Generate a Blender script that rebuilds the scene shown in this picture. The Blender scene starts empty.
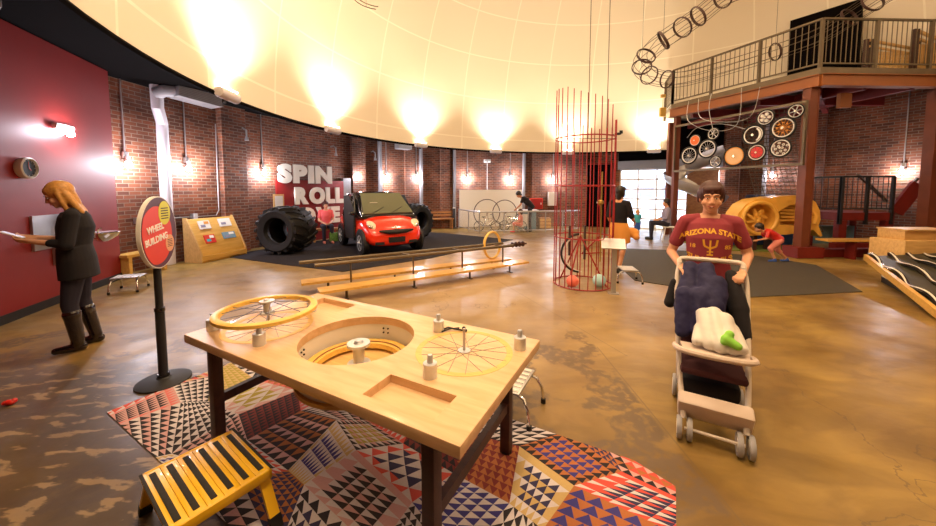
import bpy, bmesh, math, random
from mathutils import Vector, Matrix
from mathutils.bvhtree import BVHTree
random.seed(7)
PI = math.pi
R = math.radians
sc = bpy.context.scene
COL = sc.collection
V = Vector

# ------------------------------------------------------------------ materials
def _n(nt, t, **kw):
    n = nt.nodes.new(t)
    for k, v in kw.items():
        setattr(n, k, v)
    return n

def mat(name, col, rough=.6, metal=0, var=.0, scale=8, bump=0, emit=None, es=0, coat=0, trans=0, alpha=1, spec=.5):
    m = bpy.data.materials.new(name); m.use_nodes = True
    nt = m.node_tree; b = nt.nodes['Principled BSDF']
    c4 = (*col, 1)
    b.inputs['Base Color'].default_value = c4
    b.inputs['Roughness'].default_value = rough
    b.inputs['Metallic'].default_value = metal
    b.inputs['Specular IOR Level'].default_value = spec
    if coat: b.inputs['Coat Weight'].default_value = coat
    if trans: b.inputs['Transmission Weight'].default_value = trans
    if alpha < 1: b.inputs['Alpha'].default_value = alpha
    if emit:
        b.inputs['Emission Color'].default_value = (*emit, 1)
        b.inputs['Emission Strength'].default_value = es
    tc = _n(nt, 'ShaderNodeTexCoord')
    nz = _n(nt, 'ShaderNodeTexNoise'); nz.inputs['Scale'].default_value = scale; nz.inputs['Detail'].default_value = 5
    nt.links.new(tc.outputs['Object'], nz.inputs['Vector'])
    if var:
        mx = _n(nt, 'ShaderNodeMix', data_type='RGBA')
        mx.inputs[6].default_value = tuple(max(0, c * (1 - var)) for c in col) + (1,)
        mx.inputs[7].default_value = tuple(min(1, c * (1 + var)) for c in col) + (1,)
        nt.links.new(nz.outputs['Fac'], mx.inputs[0]); nt.links.new(mx.outputs[2], b.inputs['Base Color'])
    if bump:
        bp = _n(nt, 'ShaderNodeBump'); bp.inputs['Strength'].default_value = bump; bp.inputs['Distance'].default_value = .01
        nt.links.new(nz.outputs['Fac'], bp.inputs['Height']); nt.links.new(bp.outputs['Normal'], b.inputs['Normal'])
    return m

def wood(name, c1, c2, scale=3, rough=.4, stretch=(1, 12, 6), coat=0):
    m = mat(name, c1, rough, coat=coat); nt = m.node_tree; b = nt.nodes['Principled BSDF']
    tc = _n(nt, 'ShaderNodeTexCoord'); mp = _n(nt, 'ShaderNodeMapping'); mp.inputs['Scale'].default_value = stretch
    nz = _n(nt, 'ShaderNodeTexNoise'); nz.inputs['Scale'].default_value = scale; nz.inputs['Detail'].default_value = 6; nz.inputs['Distortion'].default_value = .6
    rp = _n(nt, 'ShaderNodeValToRGB'); rp.color_ramp.elements[0].position = .3; rp.color_ramp.elements[0].color = (*c2, 1)
    rp.color_ramp.elements[1].position = .65; rp.color_ramp.elements[1].color = (*c1, 1)
    nt.links.new(tc.outputs['Object'], mp.inputs[0]); nt.links.new(mp.outputs[0], nz.inputs['Vector'])
    nt.links.new(nz.outputs['Fac'], rp.inputs[0]); nt.links.new(rp.outputs[0], b.inputs['Base Color'])
    return m

def brick_mat():
    m = mat('red_brick', (.3, .1, .05), .7, spec=.45); nt = m.node_tree; b = nt.nodes['Principled BSDF']
    uv = _n(nt, 'ShaderNodeUVMap')
    br = _n(nt, 'ShaderNodeTexBrick'); br.inputs['Scale'].default_value = 1
    br.inputs['Brick Width'].default_value = .215; br.inputs['Row Height'].default_value = .075; br.inputs['Mortar Size'].default_value = .008
    br.inputs['Mortar Smooth'].default_value = .3; br.inputs['Bias'].default_value = -.1
    br.inputs['Color1'].default_value = (.27, .082, .034, 1); br.inputs['Color2'].default_value = (.10, .032, .017, 1); br.inputs['Mortar'].default_value = (.27, .20, .15, 1)
    nz = _n(nt, 'ShaderNodeTexNoise'); nz.inputs['Scale'].default_value = 1.3; nz.inputs['Detail'].default_value = 8
    mx = _n(nt, 'ShaderNodeMix', data_type='RGBA', blend_type='MULTIPLY'); mx.inputs[0].default_value = .8
    rp = _n(nt, 'ShaderNodeValToRGB'); rp.color_ramp.elements[0].position = .35; rp.color_ramp.elements[0].color = (.38, .35, .36, 1)
    rp.color_ramp.elements[1].position = .65; rp.color_ramp.elements[1].color = (1.15, 1.1, 1.05, 1)
    nt.links.new(uv.outputs[0], br.inputs['Vector']); nt.links.new(uv.outputs[0], nz.inputs['Vector'])
    nt.links.new(nz.outputs['Fac'], rp.inputs[0]); nt.links.new(br.outputs['Color'], mx.inputs[6]); nt.links.new(rp.outputs[0], mx.inputs[7])
    nt.links.new(mx.outputs[2], b.inputs['Base Color'])
    bp = _n(nt, 'ShaderNodeBump'); bp.inputs['Strength'].default_value = .5; bp.inputs['Distance'].default_value = .01
    inv = _n(nt, 'ShaderNodeMath', operation='SUBTRACT'); inv.inputs[0].default_value = 1
    nt.links.new(br.outputs['Fac'], inv.inputs[1]); nt.links.new(inv.outputs[0], bp.inputs['Height']); nt.links.new(bp.outputs['Normal'], b.inputs['Normal'])
    return m

def floor_mat():
    m = mat('stained_concrete', (.4, .25, .1), .35); nt = m.node_tree; b = nt.nodes['Principled BSDF']; L = nt.links.new
    tc = _n(nt, 'ShaderNodeTexCoord'); pos = tc.outputs['Object']
    sep = _n(nt, 'ShaderNodeSeparateXYZ'); L(pos, sep.inputs[0])
    def noise(s, d=6, dist=0, sx=1, sy=1):
        mp = _n(nt, 'ShaderNodeMapping'); mp.inputs['Scale'].default_value = (sx, sy, 1); L(pos, mp.inputs[0])
        n = _n(nt, 'ShaderNodeTexNoise'); n.inputs['Scale'].default_value = s; n.inputs['Detail'].default_value = d; n.inputs['Distortion'].default_value = dist
        L(mp.outputs[0], n.inputs['Vector']); return n.outputs['Fac']
    def ramp(f, a, ca, c, cb):
        r = _n(nt, 'ShaderNodeValToRGB'); r.color_ramp.elements[0].position = a; r.color_ramp.elements[0].color = (*ca, 1)
        r.color_ramp.elements[1].position = c; r.color_ramp.elements[1].color = (*cb, 1); L(f, r.inputs[0]); return r.outputs[0]
    def mix(f, a, c, bt='MIX'):
        x = _n(nt, 'ShaderNodeMix', data_type='RGBA', blend_type=bt)
        for s, v in ((0, f), (6, a), (7, c)):
            if hasattr(v, 'links'): L(v, x.inputs[s])
            else: x.inputs[s].default_value = v if s == 0 else (*v, 1)
        return x.outputs[2]
    def mth(op, a, c=0, cl=False):
        x = _n(nt, 'ShaderNodeMath', operation=op, use_clamp=cl)
        for i, v in enumerate((a, c)):
            if hasattr(v, 'links'): L(v, x.inputs[i])
            else: x.inputs[i].default_value = v
        return x.outputs[0]
    # amber sealed concrete
    base = ramp(noise(.9, 8, .5), .35, (.19, .108, .024), .68, (.35, .225, .056))
    streak = ramp(noise(2.2, 8, 1.2, .7, 1.6), .42, (.6, .56, .52), .6, (1, 1, 1))
    base = mix(.6, base, streak, 'MULTIPLY')
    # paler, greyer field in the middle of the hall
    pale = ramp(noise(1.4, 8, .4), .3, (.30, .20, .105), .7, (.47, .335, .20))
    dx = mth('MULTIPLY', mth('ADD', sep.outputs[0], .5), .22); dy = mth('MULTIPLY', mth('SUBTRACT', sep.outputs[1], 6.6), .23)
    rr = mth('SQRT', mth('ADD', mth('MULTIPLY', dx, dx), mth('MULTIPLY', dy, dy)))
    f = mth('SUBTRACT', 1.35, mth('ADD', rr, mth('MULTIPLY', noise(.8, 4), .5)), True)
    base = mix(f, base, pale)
    # worn grey-brown patches on the near left slab: left of the joint line
    xj = mth('SUBTRACT', 1.32, sep.outputs[0])
    fj = mth('MULTIPLY', mth('ADD', xj, 0), 30, True)
    yj = mth('MULTIPLY', mth('SUBTRACT', 4.4, mth('ADD', sep.outputs[1], mth('MULTIPLY', noise(1.5, 4), .9))), 3, True)
    grime = ramp(noise(2.1, 12, .3, 1, 1.3), .48, (0, 0, 0), .515, (1, 1, 1))
    fine = ramp(noise(15, 8, .3), .35, (0, 0, 0), .5, (1, 1, 1))
    g = mth('MULTIPLY', mth('MULTIPLY', grime, fine), mth('MULTIPLY', fj, yj))
    base = mix(mth('MULTIPLY', g, .85), base, (.12, .078, .045))
    # very worn brown floor at the near left
    xl = mth('MULTIPLY', mth('SUBTRACT', mth('ADD', -1.1, mth('MULTIPLY', mth('SUBTRACT', 2.6, sep.outputs[1]), .9)), mth('ADD', sep.outputs[0], mth('MULTIPLY', noise(2.5, 8), .8))), 4, True)
    yl = mth('MULTIPLY', mth('SUBTRACT', 3.6, mth('ADD', sep.outputs[1], mth('MULTIPLY', noise(3, 8), .9))), 3, True)
    chips = ramp(noise(8.5, 15, .25, .55, 1.5), .555, (.060, .042, .027), .60, (.26, .18, .095))
    base = mix(mth('MULTIPLY', mth('MULTIPLY', xl, yl), .85), base, chips)
    # joint line
    jl = mth('LESS_THAN', mth('ABSOLUTE', xj), .006)
    jl = mth('MULTIPLY', jl, mth('LESS_THAN', sep.outputs[1], 3.4))
    j2 = mth('LESS_THAN', mth('ABSOLUTE', mth('ADD', sep.outputs[0], mth('SUBTRACT', mth('MULTIPLY', sep.outputs[1], .366), 2.71))), .006)
    base = mix(mth('MULTIPLY', mth('MAXIMUM', jl, mth('MULTIPLY', j2, mth('GREATER_THAN', sep.outputs[1], 3.2))), .5), base, (.12, .08, .04))
    # hairline cracks
    vo = _n(nt, 'ShaderNodeTexVoronoi', feature='DISTANCE_TO_EDGE'); vo.inputs['Scale'].default_value = .35
    nv = _n(nt, 'ShaderNodeTexNoise'); nv.inputs['Scale'].default_value = 2.5; nv.inputs['Detail'].default_value = 8
    va = _n(nt, 'ShaderNodeVectorMath', operation='ADD'); L(pos, va.inputs[0]); L(nv.outputs['Color'], va.inputs[1]); L(pos, nv.inputs['Vector']); L(va.outputs[0], vo.inputs['Vector'])
    ck = mth('LESS_THAN', vo.outputs['Distance'], .0022)
    base = mix(mth('MULTIPLY', ck, .55), base, (.1, .06, .03))
    L(base, b.inputs['Base Color'])
    rg = ramp(noise(3, 8), .3, (.28, .28, .28), .7, (.5, .5, .5)); L(rg, b.inputs['Roughness'])
    bp = _n(nt, 'ShaderNodeBump'); bp.inputs['Strength'].default_value = .15; bp.inputs['Distance'].default_value = .01
    L(noise(12, 8), bp.inputs['Height']); L(bp.outputs['Normal'], b.inputs['Normal'])
    return m

def dome_mat():
    m = mat('cream_dome_fabric', (.8, .68, .5), .75, spec=.2); nt = m.node_tree; b = nt.nodes['Principled BSDF']; L = nt.links.new
    uv = _n(nt, 'ShaderNodeUVMap'); sep = _n(nt, 'ShaderNodeSeparateXYZ'); L(uv.outputs[0], sep.inputs[0])
    def mth(op, a, c=0):
        x = _n(nt, 'ShaderNodeMath', operation=op)
        for i, v in enumerate((a, c)):
            if hasattr(v, 'links'): L(v, x.inputs[i])
            else: x.inputs[i].default_value = v
        return x.outputs[0]
    def line(c, w): return mth('LESS_THAN', mth('ABSOLUTE', mth('SUBTRACT', mth('FRACT', c), .5)), w)
    s = mth('MAXIMUM', line(sep.outputs[0], .012), line(sep.outputs[1], .014))
    mx = _n(nt, 'ShaderNodeMix', data_type='RGBA'); mx.inputs[6].default_value = (.79, .71, .57, 1); mx.inputs[7].default_value = (.90, .84, .70, 1)
    L(s, mx.inputs[0]); L(mx.outputs[2], b.inputs['Base Color'])
    return m

M = dict(
    brick=brick_mat(), floor=floor_mat(), dome=dome_mat(),
    redwall=mat('glossy_dark_red_paint', (.25, .012, .009), .5, var=.12, scale=2),
    black=mat('matt_black', (.012, .011, .012), .6), blackg=mat('gloss_black', (.012, .012, .014), .18, coat=.4),
    darkc=mat('dark_ceiling_paint', (.004, .003, .003), .95, spec=.05), rubber=mat('black_rubber', (.011, .010, .010), .6, spec=.35, var=.3, scale=14, bump=.3),
    maple=wood('maple_butcher_block', (.78, .53, .30), (.64, .40, .20), 2.2, .38, (1.2, 9, 9), coat=.1),
    maple2=wood('maple_edge_grain', (.62, .36, .14), (.48, .25, .09), 4, .45, (9, 9, 1)),
    inlay=wood('yellow_inlay', (.80, .52, .15), (.70, .43, .12), 4, .4), rimwood=wood('varnished_yellow_wood', (.86, .56, .12), (.74, .44, .08), 4, .3, coat=.2),
    ply=wood('plywood', (.72, .46, .17), (.58, .34, .11), 2.5, .5), pine=wood('amber_pine_board', (.80, .48, .12), (.66, .36, .07), 2.5, .28, (1, 10, 10), coat=.4),
    plyred=wood('brown_bench_wood', (.45, .2, .06), (.3, .12, .04), 3, .5), darkwood=wood('dark_walnut_steel', (.06, .02, .014), (.035, .012, .01), 3, .5),
    alu=mat('brushed_aluminium', (.66, .69, .74), .35, .6, var=.1, scale=30), chrome=mat('chrome', (.8, .8, .8), .12, 1), galv=mat('galvanised_metal', (.50, .49, .50), .42, .8, var=.2, scale=5),
    steelgrey=mat('grey_rail_steel', (.15, .115, .075), .42, .7, var=.2, scale=6), pipewhite=mat('white_painted_pipe', (.62, .58, .62), .5), greypaint=mat('grey_paint', (.33, .32, .34), .5, var=.15),
    white=mat('white_paint', (.82, .80, .76), .5), cream=mat('cream_panel', (.80, .74, .62), .6), whitepl=mat('white_plastic', (.70, .66, .60), .4), glassy=mat('clear_acrylic', (.85, .85, .9), .08, alpha=.07),
    signred=mat('sign_wall_red', (.22, .008, .008), .45), red=mat('bright_red', (.62, .02, .012), .35, coat=.3), cagered=mat('red_powder_coat', (.34, .016, .016), .3, coat=.3), letters=mat('off_white_letter', (.84, .80, .70), .5),
    carred=mat('gloss_orange_red_car_paint', (.86, .030, .006), .2, coat=1), ironred=mat('rust_red_steel_paint', (.165, .042, .018), .5, var=.25, scale=4), ironor=mat('orange_primer_beam', (.27, .085, .018), .5, var=.2, scale=4), stairred=mat('dark_red_steel', (.17, .012, .008), .5, var=.2),
    windsh=mat('green_tinted_windscreen', (.10, .11, .06), .12, coat=.5), lamp=mat('headlamp_glass', (.75, .68, .5), .12, coat=1), carpet=mat('charcoal_carpet', (.026, .022, .024), .95, spec=.15, var=.25, scale=40), matbrown=mat('dark_rubber_mat', (.045, .036, .022), .75, var=.25, scale=30),
    green=mat('olive_green_mat', (.16, .20, .03), .8), yellow=mat('safety_yellow', (.88, .50, .008), .35, coat=.2, var=.08), grit=mat('black_grip_tape', (.02, .017, .014), .85, var=.5, scale=90), navy=mat('navy_fabric', (.007, .005, .050), .75, var=.3, scale=12, bump=.5),
    skin=mat('skin', (.66, .33, .19), .5, var=.05), skin2=mat('tanned_skin', (.60, .27, .13), .5, var=.05), hair_red=mat('auburn_hair', (.055, .009, .005), .5, var=.5, scale=60), hair_bl=mat('golden_blond_hair', (.60, .29, .07), .45, var=.45, scale=50), hair_dk=mat('dark_hair', (.02, .012, .008), .5),
    eye=mat('eye_white', (.8, .76, .7), .3), lip=mat('lips', (.45, .10, .07), .45), teeth=mat('teeth', (.85, .8, .7), .3),
    maroon=mat('maroon_tee', (.27, .028, .042), .8, var=.12, scale=6, bump=.3), gold=mat('gold_print', (.85, .46, .035), .7), bwear=mat('black_knit', (.008, .006, .009), .9, var=.4), bjeans=mat('dark_denim', (.016, .014, .03), .8, var=.3), jeans=mat('blue_denim', (.12, .19, .34), .8, var=.2, scale=20),
    boot=mat('glossy_dark_boot', (.010, .005, .006), .13, coat=.8), orange=mat('orange_cloth', (.72, .30, .05), .8), pink=mat('coral_pink_tee', (.85, .13, .14), .8), rose=mat('rose_shirt', (.7, .22, .16), .8), teal=mat('teal_cloth', (.05, .38, .45), .8), lilac=mat('grey_lilac_shirt', (.26, .24, .34), .8), blue=mat('blue_cloth', (.03, .10, .42), .7), khaki=mat('khaki', (.35, .26, .14), .8),
    strokegrey=mat('pale_grey_stroller_frame', (.66, .58, .50), .4), strfab=mat('dark_maroon_fabric', (.06, .012, .016), .85), lime=mat('lime_green_cloth', (.25, .62, .06), .7), rose_tray=mat('beige_tray_plastic', (.62, .50, .42), .45),
    signyel=mat('sign_yellow_green', (.66, .66, .03), .5), signor=mat('sign_orange_red', (.68, .045, .018), .45), signpur=mat('sign_purple', (.085, .028, .06), .5), signtan=mat('sign_tan', (.75, .38, .2), .5), slate=mat('slate_blue_spoke', (.12, .12, .17), .4, .3), cable=mat('thin_wire', (.10, .075, .05), .5, .5),
    paper=mat('paper', (.78, .74, .68), .7), pblue=mat('print_blue', (.16, .28, .36), .6), balll=mat('pale_aqua_ball', (.45, .75, .78), .35), ballr=mat('coral_ball', (.9, .20, .14), .35), net=mat('grey_rope', (.10, .07, .05), .8), navypad=mat('navy_pad', (.01, .015, .06), .7), brass=mat('dull_brass', (.5, .32, .08), .35, .8),
    bulb=mat('glowing_bulb', (1, 1, 1), .4, emit=(.82, .86, 1), es=60), warmbulb=mat('glowing_uplight_lens', (1, 1, 1), .4, emit=(1, .8, .5), es=25), outfac=mat('pale_street_facade', (.62, .66, .74), .8), outwin=mat('facade_window', (.16, .22, .34), .3), pave=mat('street_paving', (.6, .6, .62), .8), tarp=mat('pale_blue_door_head', (.22, .24, .30), .5),
)

# ------------------------------------------------------------------ mesh builder
class MB:
    def __init__(s): s.bm = bmesh.new(); s.mi = 0
    def _tag(s, n0):
        s.bm.faces.ensure_lookup_table()
        for i in range(n0, len(s.bm.faces)): s.bm.faces[i].material_index = s.mi
    def face(s, pts):
        n = len(s.bm.faces); s.bm.faces.new([s.bm.verts.new(p) for p in pts]); s._tag(n); return s
    def box(s, c, d, rz=0, rot=None, bev=0):
        n = len(s.bm.faces); m = (rot.to_4x4() if rot else Matrix.Rotation(rz, 4, 'Z'))
        r = bmesh.ops.create_cube(s.bm, size=1, matrix=Matrix.Translation(c) @ m @ Matrix.Diagonal((*d, 1)))
        if bev:
            es = list({e for v in r['verts'] for e in v.link_edges}); bmesh.ops.bevel(s.bm, geom=es, offset=bev, segments=2, affect='EDGES', profile=.5)
        s._tag(n); return s
    def bar(s, p, q, w, h, up=(0, 0, 1)):
        p, q = V(p), V(q); d = q - p; L = d.length; y = d.normalized(); z = V(up); x = y.cross(z)
        if x.length < 1e-4: x = y.cross(V((1, 0, 0)))
        x.normalize(); z = x.cross(y)
        return s.box((p + q) / 2, (w, L, h), rot=Matrix((x, y, z)).transposed())
    def loft(s, rings, close=True, cap=True):
        n = len(s.bm.faces); rows = [[s.bm.verts.new(p) for p in r] for r in rings]; k = len(rows[0])
        for a, b in zip(rows, rows[1:]):
            for i in range(k if close else k - 1):
                j = (i + 1) % k
                try: s.bm.faces.new((a[i], a[j], b[j], b[i]))
                except ValueError: pass
        if cap and close:
            s.bm.faces.new(rows[0][::-1]); s.bm.faces.new(rows[-1])
        s._tag(n); return s
    def cyl(s, p, q, r, r2=None, n=16, cap=True):
        p, q = V(p), V(q); r2 = r if r2 is None else r2; d = (q - p).normalized()
        x = d.cross(V((0, 0, 1)) if abs(d.z) < .9 else V((1, 0, 0))).normalized(); y = d.cross(x)
        return s.loft([[c + (x * math.cos(2 * PI * i / n) + y * math.sin(2 * PI * i / n)) * rr for i in range(n)] for c, rr in ((p, r), (q, r2))], cap=cap)
    def tube(s, pts, r, n=8, closed=False):
        pts = [V(p) for p in pts]; m = len(pts); rings = []; x = None
        for i, p in enumerate(pts):
            a = pts[i - 1] if (i or closed) else p; b = pts[(i + 1) % m] if (i < m - 1 or closed) else p
            d = (b - a).normalized()
            if x is None: x = d.cross(V((0, 0, 1)) if abs(d.z) < .9 else V((1, 0, 0))).normalized()
            x = (x - d * x.dot(d)).normalized(); y = d.cross(x)
            rr = r[i] if isinstance(r, (list, tuple)) else r
            rings.append([p + (x * math.cos(2 * PI * k / n) + y * math.sin(2 * PI * k / n)) * rr for k in range(n)])
        if closed:
            rings.append(rings[0]); return s.loft(rings, cap=False)
        return s.loft(rings)
    def torus(s, c, nrm, Rr, r, n=40, k=8, rx=None, arc=None):
        c = V(c); d = V(nrm).normalized(); x = d.cross(V((0, 0, 1)) if abs(d.z) < .9 else V((1, 0, 0))).normalized(); y = d.cross(x); rx = rx or r
        rings = []
        for i in range(n + 1):
            a = 2 * PI * i / n; u = x * math.cos(a) + y * math.sin(a)
            rings.append([c + u * (Rr + r * math.cos(2 * PI * j / k + .39)) + d * rx * math.sin(2 * PI * j / k + .39) for j in range(k)])
        return s.loft(rings, cap=False)
    def lathe(s, c, prof, n=28, ax=(0, 0, 1), ring=False):
        if ring: prof = list(prof) + [prof[0]]
        c = V(c); d = V(ax).normalized(); x = d.cross(V((0, 0, 1)) if abs(d.z) < .9 else V((1, 0, 0))).normalized(); y = d.cross(x)
        return s.loft([[c + d * z + (x * math.cos(2 * PI * i / n) + y * math.sin(2 * PI * i / n)) * max(r, 1e-4) for i in range(n)] for r, z in prof], cap=not ring)
    def sph(s, c, r, sc_=(1, 1, 1), rot=None, n=16):
        f = len(s.bm.faces); m = Matrix.Translation(c) @ (rot.to_4x4() if rot else Matrix()) @ Matrix.Diagonal((*[r * k for k in sc_], 1))
        bmesh.ops.create_uvsphere(s.bm, u_segments=n, v_segments=max(6, n * 2 // 3), radius=1, matrix=m); s._tag(f); return s
    def prism(s, pts, h, mtx=None):
        """2d outline extruded h along local z, then placed by mtx"""
        mtx = mtx or Matrix(); return s.loft([[mtx @ V((x, y, z)) for x, y in pts] for z in (0, h)])
    def cap(s, p, q, r1, r2, n=12):
        s.sph(p, r1, n=n); s.sph(q, r2, n=n); return s.cyl(p, q, r1, r2, n=n)
    def build(s, name, m, parent=None, world=True, origin=None, sharp=35, kind=None):
        bmesh.ops.recalc_face_normals(s.bm, faces=s.bm.faces)
        me = bpy.data.meshes.new(name); s.bm.to_mesh(me); s.bm.free()
        for mm in (m if isinstance(m, (list, tuple)) else [m]): me.materials.append(mm)
        return link_mesh(name, me, parent, world, origin, sharp, kind)

def link_mesh(name, me, parent=None, world=True, origin=None, sharp=35, kind=None):
    if sharp:
        me.polygons.foreach_set('use_smooth', [True] * len(me.polygons)); me.set_sharp_from_angle(angle=R(sharp))
    o = bpy.data.objects.new(name, me); COL.objects.link(o)
    if parent is not None:
        o.parent = parent
        if world: me.transform(wm(parent).inverted())
    elif world:
        if origin is None:
            xs = [v.co for v in me.vertices]
            lo = [min(v[i] for v in xs) for i in range(3)]; hi = [max(v[i] for v in xs) for i in range(3)]
            origin = ((lo[0] + hi[0]) / 2, (lo[1] + hi[1]) / 2, lo[2])
        me.transform(Matrix.Translation(-V(origin))); o.location = origin
    if kind: o['kind'] = kind
    return o

def wm(o):
    m = Matrix.Translation(o.location) @ o.rotation_euler.to_matrix().to_4x4() @ Matrix.Diagonal((*o.scale, 1))
    return wm(o.parent) @ m if o.parent else m

def tag(o, label=None, cat=None, group=None, kind=None):
    for k, v in (('label', label), ('category', cat), ('group', group), ('kind', kind)):
        if v: o[k] = v
    return o

def thing(name, label, cat, loc=(0, 0, 0), rz=0, group=None):
    o = bpy.data.objects.new(name, None); COL.objects.link(o); o.location = loc; o.rotation_euler = (0, 0, rz); o.empty_display_size = .1
    return tag(o, label, cat, group)

def dup(o, label=None, loc=None, rot=None, scale=None, parent=None):
    c = o.copy(); COL.objects.link(c)
    if parent is not None: c.parent = parent
    if label: c['label'] = label
    if loc is not None: c.location = loc
    if rot is not None: c.rotation_euler = rot
    if scale is not None: c.scale = scale
    for ch in list(o.children): dup(ch, parent=c)
    return c

def struct(name, mb, m, origin=(0, 0, 0)):
    o = mb.build(name, m, origin=origin); o['kind'] = 'structure'; return o

def remesh(o, vox=.008, it=3):
    md = o.modifiers.new('r', 'REMESH'); md.mode = 'VOXEL'; md.voxel_size = vox; md.use_smooth_shade = True
    ms = o.modifiers.new('s', 'SMOOTH'); ms.iterations = it; ms.factor = .5
    dg = bpy.context.evaluated_depsgraph_get(); me = bpy.data.meshes.new_from_object(o.evaluated_get(dg)); me.name = o.name
    mats = [s.material for s in o.material_slots]; o.modifiers.clear(); o.data = me
    me.materials.clear()
    for mm in mats: me.materials.append(mm)
    me.polygons.foreach_set('use_smooth', [True] * len(me.polygons)); return o

def text_mesh(body, size, depth, align='LEFT', weight=0, space=1, res=4):
    cu = bpy.data.curves.new('t', 'FONT'); cu.body = body; cu.size = size; cu.extrude = depth / 2; cu.align_x = align; cu.offset = weight; cu.space_character = space; cu.resolution_u = res
    o = bpy.data.objects.new('t', cu); COL.objects.link(o); dg = bpy.context.evaluated_depsgraph_get()
    me = bpy.data.meshes.new_from_object(o.evaluated_get(dg)); bpy.data.objects.remove(o); bpy.data.curves.remove(cu); return me

def frame(o, x, y, z):
    """matrix from origin and three axes"""
    m = Matrix.Identity(4)
    for i, a in enumerate((x, y, z)): m.col[i].xyz = V(a)
    m.translation = V(o); return m

# ------------------------------------------------------------------ the room; most coordinates from here on computed from image pixels
WC, WR, WH = V((2.9, 5.7)), 9.5, 4.7          # brick drum
DC, DR, DZ = V((3.9, 6.0)), 7.75, 3.1         # fabric dome
def wpt(a, r=WR, z=0): return V((WC.x + r * math.cos(a), WC.y + r * math.sin(a), z))
def wang(p): return math.atan2(p[1] - WC.y, p[0] - WC.x)

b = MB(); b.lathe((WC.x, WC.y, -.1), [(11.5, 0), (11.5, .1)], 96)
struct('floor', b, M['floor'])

A_GL, A_GR = wang((6.45, 14.5)), wang((9.3, 12.75))     # garage door chord
def brick_wall(name, a0, a1, z0=0, z1=WH, n=None, r=WR, u0=0):
    """inner brick face as arc with uv in metres, with thickness"""
    bm = bmesh.new(); uvl = bm.loops.layers.uv.new('UVMap'); n = n or max(1, int(abs(a1 - a0) * r / .5))
    def quad(ps, us):
        f = bm.faces.new([bm.verts.new(p) for p in ps])
        for l, u in zip(f.loops, us): l[uvl].uv = u
    for i in range(n):
        p, q = a0 + (a1 - a0) * i / n, a0 + (a1 - a0) * (i + 1) / n; up, uq = p * r, q * r
        quad([wpt(p, r, z0), wpt(q, r, z0), wpt(q, r, z1), wpt(p, r, z1)], [(up, z0), (uq, z0), (uq, z1), (up, z1)])
        quad([wpt(p, r + .3, z0), wpt(q, r + .3, z0), wpt(q, r + .3, z1), wpt(p, r + .3, z1)], [(up, z0), (uq, z0), (uq, z1), (up, z1)])
        quad([wpt(p, r, z0), wpt(q, r, z0), wpt(q, r + .3, z0), wpt(p, r + .3, z0)], [(up, 0), (uq, 0), (uq, .3), (up, .3)])
    for a in (a0, a1):
        quad([wpt(a, r, z0), wpt(a, r + .3, z0), wpt(a, r + .3, z1), wpt(a, r, z1)], [(0, z0), (.3, z0), (.3, z1), (0, z1)])
    me = bpy.data.meshes.new(name); bm.to_mesh(me); bm.free(); me.materials.append(M['brick'])
    o = bpy.data.objects.new(name, me); COL.objects.link(o); o['kind'] = 'structure'; return o
# angle runs counter-clockwise; the far wall is at +90 deg
A_L = wang((-6.9, 5.2)) % (2 * PI)
brick_wall('wall_far', A_GL, A_L)
brick_wall('wall_left', A_L, A_L + R(62))
brick_wall('wall_near', A_L + R(62), A_GR + 2 * PI - R(95))
brick_wall('wall_right', A_GR - R(95), A_GR)

b = MB()   # dark ceiling over the ring between wall and dome
rg = [[(WC.x + WR * 1.02 * math.cos(a), WC.y + WR * 1.02 * math.sin(a), WH) for a in [2 * PI * i / 72 for i in range(72)]],
      [(DC.x + 7.70 * math.cos(a), DC.y + 7.70 * math.sin(a), WH) for a in [2 * PI * i / 72 for i in range(72)]]]
rg += [[(x, y, z + .1) for x, y, z in r] for r in rg[::-1]] + [rg[0]]
b.loft(rg, cap=False); struct('ceiling', b, M['darkc'])
b = MB(); aa = [R(138 + 2 * i) for i in range(60)]
b.loft([[(WC.x + WR * math.cos(a), WC.y + WR * math.sin(a), z) for a in aa] + [(DC.x + 7.83 * math.cos(a), DC.y + 7.83 * math.sin(a), z) for a in aa[::-1]] for z in (3.68, 3.78)])
struct('ceiling_soffit', b, M['darkc'])

# fabric dome: meridian/parallel grid, cut away above the gallery
bm = bmesh.new(); uvl = bm.loops.layers.uv.new('UVMap'); NA, NZ, DHT = 112, 26, 7.0
def dpt(i, j, r=DR):
    t = (PI / 2) * j / NZ; a = 2 * PI * i / NA; rr = r * max(math.cos(t), 0) ** .6
    return V((DC.x + rr * math.cos(a), DC.y + rr * math.sin(a), DZ + DHT * math.sin(t)))
for rr_, keep in ((DR, True), (DR + .06, True)):
    for i in range(NA):
        for j in range(NZ):
            c = dpt(i + .5, j + .5)
            px = 468 + 342 * c.x / max(c.y, .1)
            az = math.degrees(math.atan2(c.y, c.x))
            if c.z < 4.25 and az < 59 and c.x > 6.4: continue
            f = bm.faces.new([bm.verts.new(dpt(i, j, rr_)), bm.verts.new(dpt(i + 1, j, rr_)), bm.verts.new(dpt(i + 1, j + 1, rr_)), bm.verts.new(dpt(i, j + 1, rr_))])
            f.smooth = True
            for l, (u, v) in zip(f.loops, ((i, j), (i + 1, j), (i + 1, j + 1), (i, j + 1))): l[uvl].uv = (u / 4, v / 3.4 + .2)
bmesh.ops.remove_doubles(bm, verts=bm.verts, dist=1e-4)
me = bpy.data.meshes.new('ceiling_dome'); bm.to_mesh(me); bm.free(); me.materials.append(M['dome'])
o = bpy.data.objects.new('ceiling_dome', me); COL.objects.link(o); o['kind'] = 'structure'
a0, a1 = math.atan2(13.2 - 6, 7.6 - 3.5), 2 * PI + math.atan2(4 - 6, 11 - 3.5)
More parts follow.
